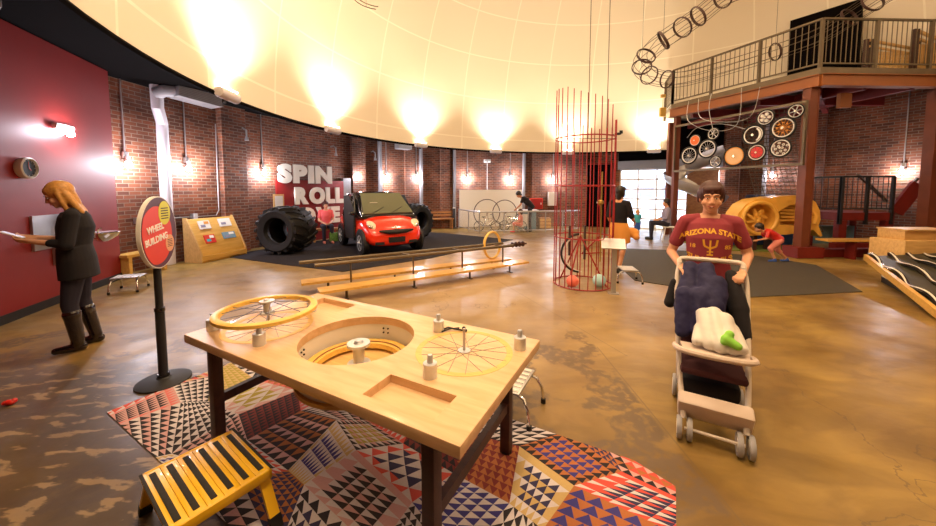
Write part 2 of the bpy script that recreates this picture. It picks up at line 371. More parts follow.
b = MB(); b.tube([(DC.x + (DR + .02) * math.cos(a0 + (a1 - a0) * i / 90), DC.y + (DR + .02) * math.sin(a0 + (a1 - a0) * i / 90), DZ - .03) for i in range(91)], .035, 6)
struct('trim_dome_rim', b, M['darkc'])

# red partition at the left
RA, RB = V((-6.27, 6.10)), V((-3.55, -1.75)); rd = (RB - RA).normalized(); rn = V((-rd.y, rd.x))   # rn points into the hall?
if rn.dot(V((1, 0))) < 0: rn = -rn
def rw(s, off=0, z=0): p = RA + rd * s + rn * off; return V((p.x, p.y, z))
L_ = (RB - RA).length
b = MB(); b.loft([[rw(0, 0, 0), rw(L_, 0, 0), rw(L_, 0, 3.66), rw(0, 0, 3.66)], [rw(0, -.35, 0), rw(L_, -.35, 0), rw(L_, -.35, 3.66), rw(0, -.35, 3.66)]])
struct('wall_partition', b, M['redwall'])
b = MB(); b.loft([[rw(0, .012, 0), rw(L_, .012, 0), rw(L_, .012, .11), rw(0, .012, .11)], [rw(0, 0, 0), rw(L_, 0, 0), rw(L_, 0, .11), rw(0, 0, .11)]])
struct('baseboard_partition', b, M['black'])

# piers and steel strips on the brick drum
def pier(x, y, w, d, m=None, z1=WH, name='trim_pier'):
    a = wang((x, y)); c = wpt(a, WR - d / 2 + .02)
    bm = bmesh.new(); uvl = bm.loops.layers.uv.new('UVMap'); er = V((math.cos(a), math.sin(a), 0)); et = V((-er.y, er.x, 0)); c.z = 0
    P = [c + et * w / 2 + er * d / 2, c + et * w / 2 - er * d / 2, c - et * w / 2 - er * d / 2, c - et * w / 2 + er * d / 2]; u = a * WR
    for k in range(3):
        p, q = P[k], P[k + 1]; l = (q - p).length; f = bm.faces.new([bm.verts.new(x) for x in (p, q, q + V((0, 0, z1)), p + V((0, 0, z1)))])
        for lp, uvv in zip(f.loops, ((u, 0), (u + l, 0), (u + l, z1), (u, z1))): lp[uvl].uv = uvv
        u += l
    f = bm.faces.new([bm.verts.new(p + V((0, 0, z1))) for p in P])
    me = bpy.data.meshes.new(name); bm.to_mesh(me); bm.free(); me.materials.append(m or M['brick'])
    o = bpy.data.objects.new(name, me); COL.objects.link(o); o['kind'] = 'structure'; return o
pier(-6.08, 8.8, .62, .22)
pier(-4.0, 12.3, .5, .2)
pier(-2.4, 13.7, .4, .16); pier(-1.0, 14.4, .4, .16)
pier(3.0, 15.2, .4, .16); pier(4.9, 14.9, .5, .2); pier(9.6, 12.45, .4, .25); pier(10.9, 10.8, .4, .2)
for x, y in ((-3.4, 12.95), (-1.95, 13.9), (-.62, 14.55), (2.45, 15.2), (10.2, 11.8)):
    pier(x, y, .09, .2, M['greypaint'], name='trim_steel_strip')

# roll-up garage door with daylight behind
G0, G1 = wpt(A_GL), wpt(A_GR); gd = (G1 - G0); GL = gd.length; gd.normalize(); gn = V((gd.y, -gd.x, 0))
if gn.dot(V((WC.x, WC.y, 0)) - G0) < 0: gn = -gn
def gp(s, z, off=0): return G0 + gd * s + gn * off + V((0, 0, z))
b = MB(); b.loft([[gp(-.1, 2.45, .05), gp(GL + .1, 2.45, .05), gp(GL + .1, WH, .05), gp(-.1, WH, .05)], [gp(-.1, 2.45, -.25), gp(GL + .1, 2.45, -.25), gp(GL + .1, WH, -.25), gp(-.1, WH, -.25)]])
struct('trim_door_head', b, M['darkc'])
b = MB(); b.bar(gp(-.1, 2.62, .12), gp(GL + .1, 2.62, .12), .16, .34); struct('trim_door_header', b, M['tarp'])
dr = MB(); ns, nr = 5, 6
for k in range(ns + 1): dr.bar(gp(GL * k / ns, 0, 0), gp(GL * k / ns, 2.45, 0), .06, .06, up=gn)
for k in range(nr + 1): dr.bar(gp(0, 2.42 * k / nr + .02, 0), gp(GL, 2.42 * k / nr + .02, 0), .06, .07)
door = dr.build('door_1', M['white'], origin=gp(GL / 2, 0)); door['kind'] = 'structure'
dg_ = MB(); dg_.loft([[gp(0, .02, -.01), gp(GL, .02, -.01), gp(GL, 2.44, -.01), gp(0, 2.44, -.01)], [gp(0, .02, -.02), gp(GL, .02, -.02), gp(GL, 2.44, -.02), gp(0, 2.44, -.02)]])
dg_.build('glass_pane', mat('door_glass', (.9, .93, 1), .05, alpha=.12), door)
ad0, ad1 = wang((4.95, 14.97)), wang((6.1, 14.6)); b = MB(); qa, qb = wpt(ad0, WR - .06), wpt(ad1, WR - .06)
b.bar((qa.x, qa.y, 1.35), (qb.x, qb.y, 1.35), .08, 2.68); dd2 = b.build('door_2', M['darkc'], origin=((qa.x + qb.x) / 2, (qa.y + qb.y) / 2, 0)); dd2['kind'] = 'structure'
b = MB(); b.bar((qa.x, qa.y - .06, 2.72), (qb.x, qb.y - .06, 2.72), .1, .08); [b.bar((q.x, q.y - .06, 0), (q.x, q.y - .06, 2.72), .08, .1, up=(0, 1, 0)) for q in (qa, qb)]; struct('trim_door_frame', b, M['stairred'])
# the street outside
b = MB(); b.box(gp(GL / 2, -.06, -6.5), (22, 12, .1), rz=math.atan2(gd.y, gd.x)); struct('ground_street', b, M['pave'])
fc = thing('street_building', 'pale building across the street seen through the garage door', 'building', gp(GL / 2, 0, -9.5), math.atan2(gd.y, gd.x))
b = MB(); b.box((0, 0, 2.6), (20, .4, 5.2)); b.build('facade', M['outfac'], fc, world=False)
for k in range(-4, 5):
    b = MB(); b.box((k * 1.55, -.0, 1.5), (1.1, .5, .75)); b.build('window', M['outwin'], fc, world=False)
def cut(o, cutters):
    """subtract closed builders (in o's mesh space) from o"""
    tmp = []
    for c in cutters:
        bmesh.ops.recalc_face_normals(c.bm, faces=c.bm.faces)
        me = bpy.data.meshes.new('c'); c.bm.to_mesh(me); c.bm.free(); t = bpy.data.objects.new('c', me); COL.objects.link(t); t.matrix_world = wm(o); tmp.append(t)
        md = o.modifiers.new('b', 'BOOLEAN'); md.object = t; md.solver = 'EXACT'
    bpy.context.view_layer.update()
    dg = bpy.context.evaluated_depsgraph_get(); me = bpy.data.meshes.new_from_object(o.evaluated_get(dg)); me.name = o.name
    o.modifiers.clear(); o.data = me
    for t in tmp: bpy.data.objects.remove(t)
    me.polygons.foreach_set('use_smooth', [True] * len(me.polygons)); me.set_sharp_from_angle(angle=R(30))

# ------------------------------------------------------------------ rug of triangles
def make_rug():
    pal = dict(n=(.025, .022, .075), k=(.014, .010, .014), w=(.56, .51, .53), p=(.52, .30, .29), r=(.55, .07, .05), o=(.36, .12, .035), m=(.17, .022, .020), t=(.48, .34, .14), g=(.33, .27, .045), b=(.035, .03, .19), y=(.60, .14, .13))
    keys = list(pal); mats = [mat('rug_' + dict(n='navy', k='black', w='off_white', p='pale_pink', r='red', o='rust_orange', m='maroon', t='tan', g='olive', b='deep_blue', y='coral')[k], pal[k], .92, var=.12, scale=90) for k in keys]
    pairs = ['kw', 'kw', 'kw', 'no', 'no', 'bo', 'wm', 'nw', 'wk', 'tw', 'gt', 'kp', 'bw', 'rw', 'kw', 'kt', 'kw', 'bw', 'gw', 'no', 'mk', 'rp', 'nw', 'om', 'nw', 'kw', 'bw', 'km']
    rnd = random.Random(21); bm = bmesh.new()
    th = R(-38); ux, uy = V((math.cos(th), math.sin(th))), V((-math.sin(th), math.cos(th))); c0 = V((-.6, 1.9)); S = .37; N = 8
    P = {}
    for i in range(-N, N + 1):
        for j in range(-N, N + 1): P[i, j] = c0 + ux * (i * S + rnd.uniform(-.14, .14)) + uy * (j * S * .8 + rnd.uniform(-.11, .11))
    def tri(a, b_, c_, k):
        f = bm.faces.new([bm.verts.new((*p, .006)) for p in (a, b_, c_)]); f.material_index = keys.index(k)
    for i in range(-N, N):
        for j in range(-N, N):
            A, B, C_, D = P[i, j], P[i + 1, j], P[i + 1, j + 1], P[i, j + 1]
            pr = rnd.choice(pairs); nu = rnd.choice((6, 7, 8, 9)); nv = rnd.choice((5, 6, 7, 8)); mode = rnd.random(); border = rnd.choice('rtpkmy') if rnd.random() < .5 else None; alt = rnd.choice('wprto')
            def q(u, v): return A * (1 - u) * (1 - v) + B * u * (1 - v) + C_ * u * v + D * (1 - u) * v
            for a in range(nu):
                for d in range(nv):
                    p0, p1, p2, p3 = q(a / nu, d / nv), q((a + 1) / nu, d / nv), q((a + 1) / nu, (d + 1) / nv), q(a / nu, (d + 1) / nv)
                    k1, k2 = pr[0], pr[1]
                    if border and (a in (0, nu - 1) or d in (0, nv - 1)): k1 = border
                    if mode < .28 and d % 2: k2 = alt
                    if mode > .62:      # isosceles teeth
                        mid = (p3 + p2) / 2; tri(p0, p1, mid, k1); tri(p0, mid, p3, k2); tri(p1, p2, mid, k2)
                    elif (mode > .5) and (a + d) % 2: tri(p0, p1, p3, k2); tri(p1, p2, p3, k1)
                    else: tri(p0, p1, p2, k1); tri(p0, p2, p3, k2)
    out = [V(p) for p in ((-2.60, 2.36), (.45, .62), (1.12, 1.74), (.98, 1.92), (-1.96, 3.50))]
    # clip by the convex outline
    hull = out
    for a, b_ in zip(hull, hull[1:] + hull[:1]):
        d = (b_ - a).normalized(); no = V((d.y, -d.x, 0))
        bmesh.ops.bisect_plane(bm, geom=bm.verts[:] + bm.edges[:] + bm.faces[:], plane_co=(*a, 0), plane_no=no, clear_outer=True)
    es = [e for e in bm.edges if e.is_boundary]
    me = bpy.data.meshes.new('patchwork_rug'); bm.to_mesh(me); bm.free()
    for m_ in mats: me.materials.append(m_)
    o = link_mesh('patchwork_rug', me, sharp=None)
    tag(o, 'patchwork floor rug of navy, white, red and orange triangles under the worktable', 'rug')
make_rug()

# ------------------------------------------------------------------ the maple worktable
T = .71
tb = thing('wheel_building_table', 'big maple worktable on dark legs with a round well and spoke diagrams', 'table', (-.665, 2.02, 0), R(-28.2))
b = MB(); b.box((0, 0, T - .026), (1.965, .965, .052), bev=.006); top = b.build('tabletop', M['maple'], tb, world=False)
h = MB(); h.cyl((0, 0, T - .2), (0, 0, T + .2), .335, n=64)
r1 = MB(); r1.box((.64, -.325, T), (.37, .185, .08)); r2 = MB(); r2.box((-.64, .325, T), (.37, .185, .08))
cut(top, [h, r1, r2])
for x, y in ((.805, -.40), (.805, .40), (-.805, .40), (-.805, -.40)):
    b = MB(); b.box((x, y, (T - .052) / 2 + .002), (.06, .06, T - .056), bev=.004); lg = b.build('leg', M['darkwood'], tb, world=False)
    b = MB(); b.cyl((x, y, .0065), (x, y, .03), .035, .028); b.build('foot', M['black'], lg, world=False)
for y in (-.40, .40):
    b = MB(); b.box((0, y, T - .078), (1.55, .035, .05)); b.build('apron', M['darkwood'], tb, world=False)
for x in (-.805, .805):
    b = MB(); b.box((x, 0, .30), (.035, .74, .055)); b.build('stretcher', M['darkwood'], tb, world=False)
    b = MB(); b.box((x, 0, T - .078), (.035, .74, .05)); b.build('apron', M['darkwood'], tb, world=False)
# the well
b = MB(); b.loft([[( .338 * math.cos(a), .338 * math.sin(a), z) for a in [2 * PI * i / 64 for i in range(64)]] for z in (T - .03, T - .20)] +
                 [[(.345 * math.cos(a), .345 * math.sin(a), z) for a in [2 * PI * i / 64 for i in range(64)]] for z in (T - .20, T - .03)], cap=False)
b.build('well_wall', M['white'], tb, world=False)
b = MB(); b.lathe((0, 0, T - .225), [(.36, 0), (.36, .022)], 64); b.build('well_floor', M['ply'], tb, world=False)
for sx in (-1, 1):
    b = MB(); b.cyl((sx * .30, -.12, T - .275), (sx * .30, -.12, T - .226), .02); b.build('bolt', M['alu'], tb, world=False)
for a in (100, 106, 208, 214):
    b = MB(); c, s = math.cos(R(a)), math.sin(R(a)); b.cyl((.337 * c, .337 * s, T - .08), (.330 * c, .330 * s, T - .08), .006, n=8); b.cyl((.337 * c, .337 * s, T - .11), (.330 * c, .330 * s, T - .11), .006, n=8); b.build('screw_pair', M['black'], tb, world=False)
for cx, cy in ((.65, .15), (-.65, -.15)):
    b = MB(); b.lathe((cx, cy, T), [(.235, -.002), (.235, .0012), (.268, .0012), (.268, -.002)], 64, ring=True); b.build('ring_inlay', M['inlay'], tb, world=False)
    b = MB()
    for k in range(18):
        a = 2 * PI * k / 18; off = R(62) * (1 if k % 2 else -1); p = V((cx + .032 * math.cos(a + off), cy + .032 * math.sin(a + off), T + .0008)); q = V((cx + .25 * math.cos(a), cy + .25 * math.sin(a), T + .0008)); b.bar(p, q, .0022, .0012)
    b.build('spoke_diagram', M['slate'], tb, world=False)
    b = MB(); b.cyl((cx, cy, T), (cx, cy, T + .0035), .035, n=24); b.build('hub_plate', M['alu'], tb, world=False)
    b = MB(); b.cyl((cx, cy, T), (cx, cy, T + .125), .0075, n=12); b.build('axle_pin', M['galv'], tb, world=False)
TB = wm(tb)
def tw(x, y, z=T): return TB @ V((x, y, z))
posts = [(.38, .306, 'behind the bare spoke diagram'), (.915, .317, 'on the far right corner of the worktable'), (.635, -.16, 'between the spoke diagram and the front tool recess'), (-.90, -.36, 'at the outer left corner below the yellow wheel'), (-.425, -.345, 'in front of the yellow wheel'), (-.64, .165, 'behind the yellow wheel, mostly hidden')]
p0 = None
for x, y, w in posts:
    if p0 is None:
        p0 = thing('aluminium_post', '', 'post', tw(x, y), 0, 'aluminium rim posts on the worktable')
        b = MB(); b.lathe((0, 0, 0), [(.034, 0), (.034, .068), (.032, .070)], 24); b.build('base', M['alu'], p0, world=False)
        b = MB(); b.lathe((0, 0, .070), [(.015, 0), (.0135, .034), (.011, .038)], 20); b.build('pin', M['alu'], p0, world=False)
        o = p0
    else: o = dup(p0, loc=tw(x, y))
    o['label'] = 'small stepped aluminium post ' + w.replace(' right', '').replace(' left', '')
p0['label'] = 'small stepped aluminium post behind the bare spoke diagram, beside the black clip'

def hub(b, c, r, h):
    b.lathe(c, [(r * .45, -h * .5), (r, -h * .5), (r, -h * .38), (r * .5, -h * .34), (r * .5, h * .34), (r, h * .38), (r, h * .5), (r * .45, h * .5), (r * .3, h * .62)], 24)
# raised wheel on the left
c = tw(-.63, -.17, .825); wl = thing('wheel', 'yellow wooden rim spoked wheel resting on posts at one end of the worktable', 'wheel', c, R(10))
b = MB(); b.lathe((0, 0, 0), [(.252, -.012), (.257, .014), (.276, .018), (.298, .010), (.300, -.008), (.284, -.016)], 72, ring=True); b.build('rim', M['rimwood'], wl, world=False)
b = MB(); hub(b, (0, 0, .02), .044, .085); b.build('hub', M['alu'], wl, world=False)
for k in range(14):
    a = 2 * PI * k / 14 + .1; of = R(50) * (1 if k % 2 else -1); z = .05 if k % 2 else -.01
    b = MB(); b.cyl((.03 * math.cos(a + of), .03 * math.sin(a + of), z), (.256 * math.cos(a), .256 * math.sin(a), 0), .0022, n=6); b.build('spoke', M['slate'], wl, world=False)
wl.rotation_euler = (R(0), R(0), R(10))
c = tw(0, 0, T - .2); wl2 = thing('wheel', 'yellow rim wheel with a silver hub lying in the round well of the worktable', 'wheel', c, 0)
b = MB(); b.lathe((0, 0, .045), [(.245, -.03), (.250, .0), (.262, .005), (.270, 0), (.280, .004), (.318, .004), (.322, -.02), (.30, -.04)], 72, ring=True); b.build('rim', M['rimwood'], wl2, world=False)
b = MB(); b.torus((0, 0, .052), (0, 0, 1), .271, .004, 64, 6); b.build('rim_groove', M['plyred'], wl2, world=False)
b = MB(); hub(b, (0, 0, .095), .068, .14)
for k in range(10):
    a = 2 * PI * k / 10; b.cyl((.043 * math.cos(a), .043 * math.sin(a), .155), (.043 * math.cos(a), .043 * math.sin(a), .163), .006, n=6)
b.build('hub', M['alu'], wl2, world=False)
b = MB(); pts = [tw(-.17, -.14, T - .199) - V(c)]
b.tube([(-.24, -.1, .012), (-.17, -.14, .012), (-.14, -.09, .013), (-.08, -.11, .012), (-.05, -.17, .012), (.05, -.15, .012)], .0035, 6); b.build('loose_cable', M['black'], wl2, world=False)
b = MB(); c = tw(.43, .36, T)
b.tube([c + V((-.06, -.03, .006)), c + V((-.01, -.012, .018)), c + V((.03, -.02, .012)), c + V((.09, -.04, .01))], .006, 8)
b.tube([c + V((-.05, -.05, .006)), c + V((0, -.025, .014)), c + V((.06, 0, .01))], .005, 8); b.sph(c + V((.09, -.03, .02)), .012); b.sph(c + V((.10, -.045, .012)), .011)
tag(b.build('cable_clip', M['black']), 'small black clip with green cord beside the rear aluminium post on the worktable', 'clip')

# ------------------------------------------------------------------ yellow folding step
sc0 = V((-1.255, 1.557, 0)); ang = math.atan2(.306, .222); st = thing('folding_step', 'yellow folding step stool with black grip strips in front of the worktable', 'step stool', sc0, ang)
SW, SD, SH = .385, .47, .25    # x along strips' row, y along the strips
b = MB()
for sx in (-1, 1): b.box((sx * (SW / 2 - .008), 0, SH - .022), (.016, SD, .044), bev=.003)
for sy in (-1, 1): b.box((0, sy * (SD / 2 - .008), SH - .022), (SW, .016, .044), bev=.003)
b.build('rim_frame', M['yellow'], st, world=False)
ni = 6
for k in range(ni):
    x = -SW / 2 + .034 + k * (SW - .068) / (ni - 1)
    b = MB(); b.box((x - .0, 0, SH - .004), (.0625, SD - .03, .006), bev=.002); s_ = b.build('slat', M['yellow'], st, world=False)
    b = MB(); b.box((x, 0, SH + .0005), (.024, SD - .075, .004), bev=.0015); b.build('grip_strip', M['grit'], s_, world=False)
for sx in (-1, 1):
    b = MB(); b.box((sx * (SW / 2 + .0005), 0, SH + .0), (.012, SD - .01, .003)); b.build('edge_tape', M['grit'], st, world=False)
for sx in (-1, 1):
    for sy in (-1, 1):
        b = MB(); p = V((sx * (SW / 2 - .025), sy * (SD / 2 - .04), SH - .045)); q = V((sx * (SW / 2 - .02), sy * (SD / 2 + .065), .03)); b.bar(p, q, .045, .02, up=(0, 1, 0)); lg = b.build('leg', M['yellow'], st, world=False)
        b = MB(); b.bar(p.lerp(q, .86), V((q.x, q.y + sy * .008, .002)), .05, .032, up=(0, 1, 0)); b.build('rubber_foot', M['rubber'], lg, world=False)
b = MB(); b.box((SW / 2 - .03 + .031, -SD / 2 + .06, SH - .025), (.002, .07, .02)); b.build('sticker', mat('mint_sticker', (.5, .75, .6), .5), st, world=False)

# ------------------------------------------------------------------ chrome step stools
def stool(x, y, rz, label, s=1):
    t = thing('step_stool', label, 'step stool', (x, y, 0), rz, 'chrome step stools')
    b = MB(); b.box((0, 0, .225), (.36, .26, .018), bev=.006)
    b.build('tread', M['galv'], t, world=False)
    for k in range(6):
        b = MB(); b.box((-.145 + k * .058, 0, .236), (.03, .23, .004)); b.build('grip_strip', M['whitepl'], t, world=False)
    for sx in (-1, 1):
        for sy in (-1, 1):
            b = MB(); b.tube([(sx * .14, 0, .21), (sx * .14, sy * .10, .208), (sx * .15, sy * .155, .19), (sx * .165, sy * .19, .12), (sx * .17, sy * .2, .03)], .0115, 10); lg = b.build('leg', M['chrome'], t, world=False)
            b = MB(); b.cyl((sx * .17, sy * .2, 0), (sx * .17, sy * .2, .035), .018); b.build('rubber_foot', M['rubber'], lg, world=False)
    return t
stool(-5.42, 5.38, R(25), 'low chrome step stool by the corner of the red partition, behind the walking woman')
stool(.31, 2.42, R(-28 + 90), 'chrome step stool half hidden behind the worktable')
stool(2.80, 5.92, R(80), 'chrome step stool beside the bare feet of the visitor near the red cage')

# ------------------------------------------------------------------ sign
sg = thing('wheel_building_sign', 'oval red and purple wheel building sign on a black pole stand', 'sign', (-2.552, 2.77, 0), 0)
b = MB(); b.lathe((0, 0, 0), [(.185, 0), (.185, .012), (.15, .024), (.05, .036), (.035, .05)], 40); bs = b.build('base', M['black'], sg, world=False)
b = MB(); b.cyl((0, 0, .03), (0, 0, .62), .032); b.cyl((0, 0, .6), (0, 0, 1.0), .026); b.build('pole', M['black'], sg, world=False)
b = MB(); b.cyl((0, 0, .60), (0, 0, .63), .036); b.cyl((0, 0, .04), (0, 0, .07), .042); b.build('collar', M['blackg'], sg, world=False)
# panel faces the camera, turned a little to the right
pn = (V((.35, -2.75)) - V((-2.55, 2.77))).normalized(); pn = V((pn.x, pn.y, 0)).normalized(); pn = Matrix.Rotation(R(80), 3, 'Z') @ pn; px_ = V((-pn.y, pn.x, 0)); C0 = V((0, 0, 1.255)) + pn * .035
FR = frame(C0, px_, V((0, 0, 1)), pn)
EL = [(.255 * math.cos(2 * PI * i / 56), .285 * math.sin(2 * PI * i / 56)) for i in range(56)]
b = MB(); b.prism([(x * 1.03, y * 1.03) for x, y in EL], .028, FR @ Matrix.Translation((0, 0, -.030))); pnl = b.build('sign_panel', M['white'], sg, world=False)
b = MB(); b.prism(EL, .002, FR @ Matrix.Translation((0, 0, -.002))); b.build('purple_face', M['signpur'], pnl, world=False)
# red disc, clipped to the oval on its left
pts = []
for i in range(64):
    a = 2 * PI * i / 64; x, y = -.045 + .225 * math.cos(a), -.02 + .235 * math.sin(a); k = math.hypot(x / .247, y / .277)
    if k > 1: x, y = x / k, y / k
    pts.append((x, y))
b = MB(); b.prism(pts, .002, FR); b.build('red_disc', M['signor'], pnl, world=False)
b = MB(); b.prism([(.075 + .088 * math.cos(2 * PI * i / 40), .155 + .098 * math.sin(2 * PI * i / 40)) for i in range(40)], .002, FR @ Matrix.Translation((0, 0, .002))); d1 = b.build('yellow_disc', M['signyel'], pnl, world=False)
b = MB(); b.prism([(.135 + .066 * math.cos(2 * PI * i / 40), -.105 + .072 * math.sin(2 * PI * i / 40)) for i in range(40)], .002, FR @ Matrix.Translation((0, 0, .002))); d2 = b.build('tan_disc', M['signtan'], pnl, world=False)
b = MB()
for k in range(5): b.prism([(.02, .19 - k * .021), (.13, .19 - k * .021), (.13, .198 - k * .021), (.02, .198 - k * .021)], .0015, FR @ Matrix.Translation((0, 0, .0035)))
b.build('small_print', M['black'], d1, world=False)
b = MB()
for k in range(5): b.prism([(.098, -.078 - k * .014), (.172, -.078 - k * .014), (.172, -.073 - k * .014), (.098, -.073 - k * .014)], .0015, FR @ Matrix.Translation((0, 0, .0035)))
b.build('small_print', M['black'], d2, world=False)
for word, y, x in (('WHEEL', .015, -.06), ('BUILDING', -.075, -.05)):
    me = text_mesh(word, .074, .003, 'CENTER', .0022); me.transform(FR @ Matrix.Translation((x - .005, y, .0035)) @ Matrix.Rotation(R(7), 4, 'Z') @ Matrix.Diagonal((.98, 1, 1, 1))); me.materials.append(M['white'])
    link_mesh('lettering', me, pnl, world=False, sharp=None)

# ------------------------------------------------------------------ plank-and-rail roller
be = thing('wheel_track', 'long low double plank track with iron pipe rails in front of the red car', 'track', (-.6, 5.8, 0), 0)
def W3(x, y, z): return V((x, y, z))
for (a, c), nm in ((((-2.12, 4.76, .17), (1.14, 6.80, .17)), 0), (((-2.58, 5.20, .17), (.83, 7.08, .17)), 1)):
    b = MB(); b.bar(a, c, .27, .035); b.build('plank', M['pine'], be)
d = (V((1.14, 6.8, 0)) - V((-2.12, 4.76, 0))).normalized(); nrm = V((-d.y, d.x, 0))
for k, t in enumerate((.10, .38, .66, .90)):
    for s in (0, 1):
        p = (V((-2.12, 4.76, 0)).lerp(V((1.14, 6.80, 0)), t) if s == 0 else V((-2.58, 5.20, 0)).lerp(V((.83, 7.08, 0)), t))
        b = MB(); b.cyl(p, p + V((0, 0, .152)), .018); b.bar(p - nrm * .07 + V((0, 0, .006)), p + nrm * .07 + V((0, 0, .006)), .04, .012); b.bar(p - nrm * .08 + V((0, 0, .146)), p + nrm * .08 + V((0, 0, .146)), .03, .012); b.build('foot', M['steelgrey'], be)
ra, rb = (V((-2.56, 5.12, .50)), V((.72, 7.02, .50))), (V((-2.24, 4.93, .50)), V((.90, 6.74, .50)))
for a, c in (ra, rb):
    b = MB(); b.tube([a, c], .026, 10); b.build('pipe_rail', M['steelgrey'], be)
for t in (.14, .42, .68, .93):
    b = MB()
    for s, (a, c) in enumerate((ra, rb)):
        p = a.lerp(c, t)
        if s: b.cyl((p.x, p.y, .185), p, .014)
    q = ra[0].lerp(ra[1], t); b.bar(q, rb[0].lerp(rb[1], t), .03, .02); b.build('rail_post', M['steelgrey'], be)
b = MB(); cc = V((.98, 6.98, .48)); dd = (rb[1] - rb[0]).normalized()
for k in range(4): b.lathe(cc + dd * (k * .09 - .08), [(.03, -.02), (.055, -.01), (.055, .01), (.03, .02)], 14, ax=dd)
b.tube([cc - dd * .2, cc + dd * .28], .018, 8); b.build('roller_stack', M['darkwood'], be)
tag((lambda b: (b.torus((.50, 6.98, .47), (.72, -.62, .05), .27, .022, 48, 8, rx=.03), b.build('wooden_hoop', M['rimwood']))[1])(MB()), 'yellow wooden hoop standing at the far end of the pipe rails', 'hoop')

# ------------------------------------------------------------------ tall red cage
CG = V((1.955, 5.77, 0)); CR = .475
cg = thing('red_rod_cage', 'tall cylindrical cage of thin red rods with uneven tops', 'cage', CG)
hs = [h_ + .13 for h_ in [2.62, 2.9, 3.02, 3.10, 3.16, 3.20, 3.24, 3.28, 3.30, 3.26, 3.22, 3.16, 3.02, 2.86, 2.66, 2.50, 2.44, 2.46, 2.42, 2.40, 2.42, 2.44, 2.55, 2.6]]
n = 24
for k in range(n):
    a = 2 * PI * k / n + R(-8); x, y = CR * math.cos(a), CR * math.sin(a)
    b = MB(); b.cyl((x, y, .012), (x, y, hs[k]), .0085, n=8); b.build('rod', M['cagered'], cg, world=False)
for z in (.014, .82, 1.67, 2.45):
    b = MB(); b.torus((0, 0, z), (0, 0, 1), CR, .011, 64, 8); b.build('ring', M['cagered'], cg, world=False)
b = MB()
for p, q in (((-.33, -.30, .02), (-.05, -.02, .82)), ((-.05, -.02, .82), (.30, -.3, .02)), ((-.30, .28, .02), (-.05, -.02, .82)), ((.1, .35, .45), (.32, .1, .8)), ((.1, .35, .45), (.40, .2, .5))): b.cyl(p, q, .013, n=8)
b.build('inner_brace', M['cagered'], cg, world=False)
b = MB(); b.tube([(-.02 + .33 * math.cos(R(a)), .05, .52 + .33 * math.sin(R(a))) for a in range(95, 275, 10)], .018, 8); b.build('curved_track', M['black'], cg, world=False)
b = MB(); b.tube([(.03 + .33 * math.cos(R(a)), .06, .52 + .33 * math.sin(R(a))) for a in range(95, 275, 10)], .012, 8); b.build('pale_track', M['white'], cg, world=False)
for x, z0, z1 in ((-.17, .45, .98), (.1, .38, .98)):
    b = MB(); b.bar((x, .2, z0), (x, .2, z1), .035, .03); b.build('hanging_bar', M['darkwood'], cg, world=False)
b = MB(); b.cyl((.26, -.1, .4), (.26, -.1, 1.9), .012, n=8); b.lathe((.24, -.1, 1.35), [(.02, 0), (.055, .03), (.05, .07), (.02, .09)], 16); b.build('lift_rod', M['brass'], cg, world=False)
def ball(x, y, r, m, l): b = MB(); b.sph((CG.x + x, CG.y + y, r + .014), r, n=24); tag(b.build('ball', M[m]), l, 'ball')
ball(-.25, -.28, .10, 'ballr', 'coral red ball on the floor of the rod cage'); ball(.20, -.24, .105, 'balll', 'pale aqua ball on the floor of the rod cage')
b = MB(); b.cyl((2.0, 5.77, 2.46), (2.0, 5.77, 7.6), .006, n=6); b.cyl((2.36, 5.9, 2.45), (2.36, 5.9, 7.4), .006, n=6)
b.cyl((1.53, 5.77, 2.455), (2.45, 5.77, 2.455), .005, n=6); tag(b.build('suspension_wire', M['cable']), 'thin steel wires running up from the rod cage to the dome', 'wire')
b = MB(); b.sph((0, 0, 0), .035, (1.6, .6, .6)); b.cyl((-.03, 0, 0), (-.14, 0, -.02), .006, n=6); b.box((.05, 0, .03), (.05, .015, .05))
o = b.build('rod_clamp', M['black'], world=False); o.location = (2.49, 5.75, 2.53); tag(o, 'tiny dark clamp at the top right rod of the red cage'.replace(' right', ''), 'clamp')
# lectern
lc = thing('info_lectern', 'pale metal lectern with a tilted blank plate beside the red cage', 'lectern', (2.25, 5.2, 0), R(-20))
b = MB(); b.box((0, 0, .36), (.07, .05, .72)); b.box((0, .01, .006), (.16, .14, .012)); b.build('post', M['galv'], lc, world=False)
b = MB(); b.box((-.02, 0, .775), (.34, .26, .02), rot=Matrix.Rotation(R(28), 3, 'X')); b.build('plate', M['galv'], lc, world=False)

# carpets
def flat(name, pts, m, z, label, cat):
    b = MB(); b.prism(pts, z); tag(b.build(name, m), label, cat)
flat('charcoal_carpet', [(-5.9, 8.15), (-4.0, 7.25), (-2.45, 6.60), (-.85, 7.95), (1.45, 10.9), (-.9, 12.6), (-2.2, 13.2), (-4.0, 11.7), (-5.2, 9.9)], M['carpet'], .012, 'large charcoal carpet under the red car and tractor tyres', 'carpet')
flat('rubber_mat', [(2.95, 5.95), (4.13, 4.99), (6.2, 5.28), (7.42, 7.2), (7.0, 8.2), (6.0, 8.85), (4.1, 9.3), (3.3, 7.8)], M['matbrown'], .010, 'dark rubber floor mat behind the woman with the stroller', 'mat')
flat('green_mat', [(6.6, 9.0), (9.1, 8.5), (9.4, 9.9), (6.6, 10.6)], M['green'], .03, 'olive green mat under the carved yellow wooden exhibit', 'mat')
b = MB(); b.sph((0, 0, .02), .028, (1.3, .8, .7)); b.sph((.02, .012, .026), .018); b.sph((-.022, -.01, .02), .016); o = b.build('red_crumb', M['red'], world=False); o.location = (-3.42, 2.45, 0); tag(o, 'small crumpled red scrap on the bare concrete floor', 'scrap')
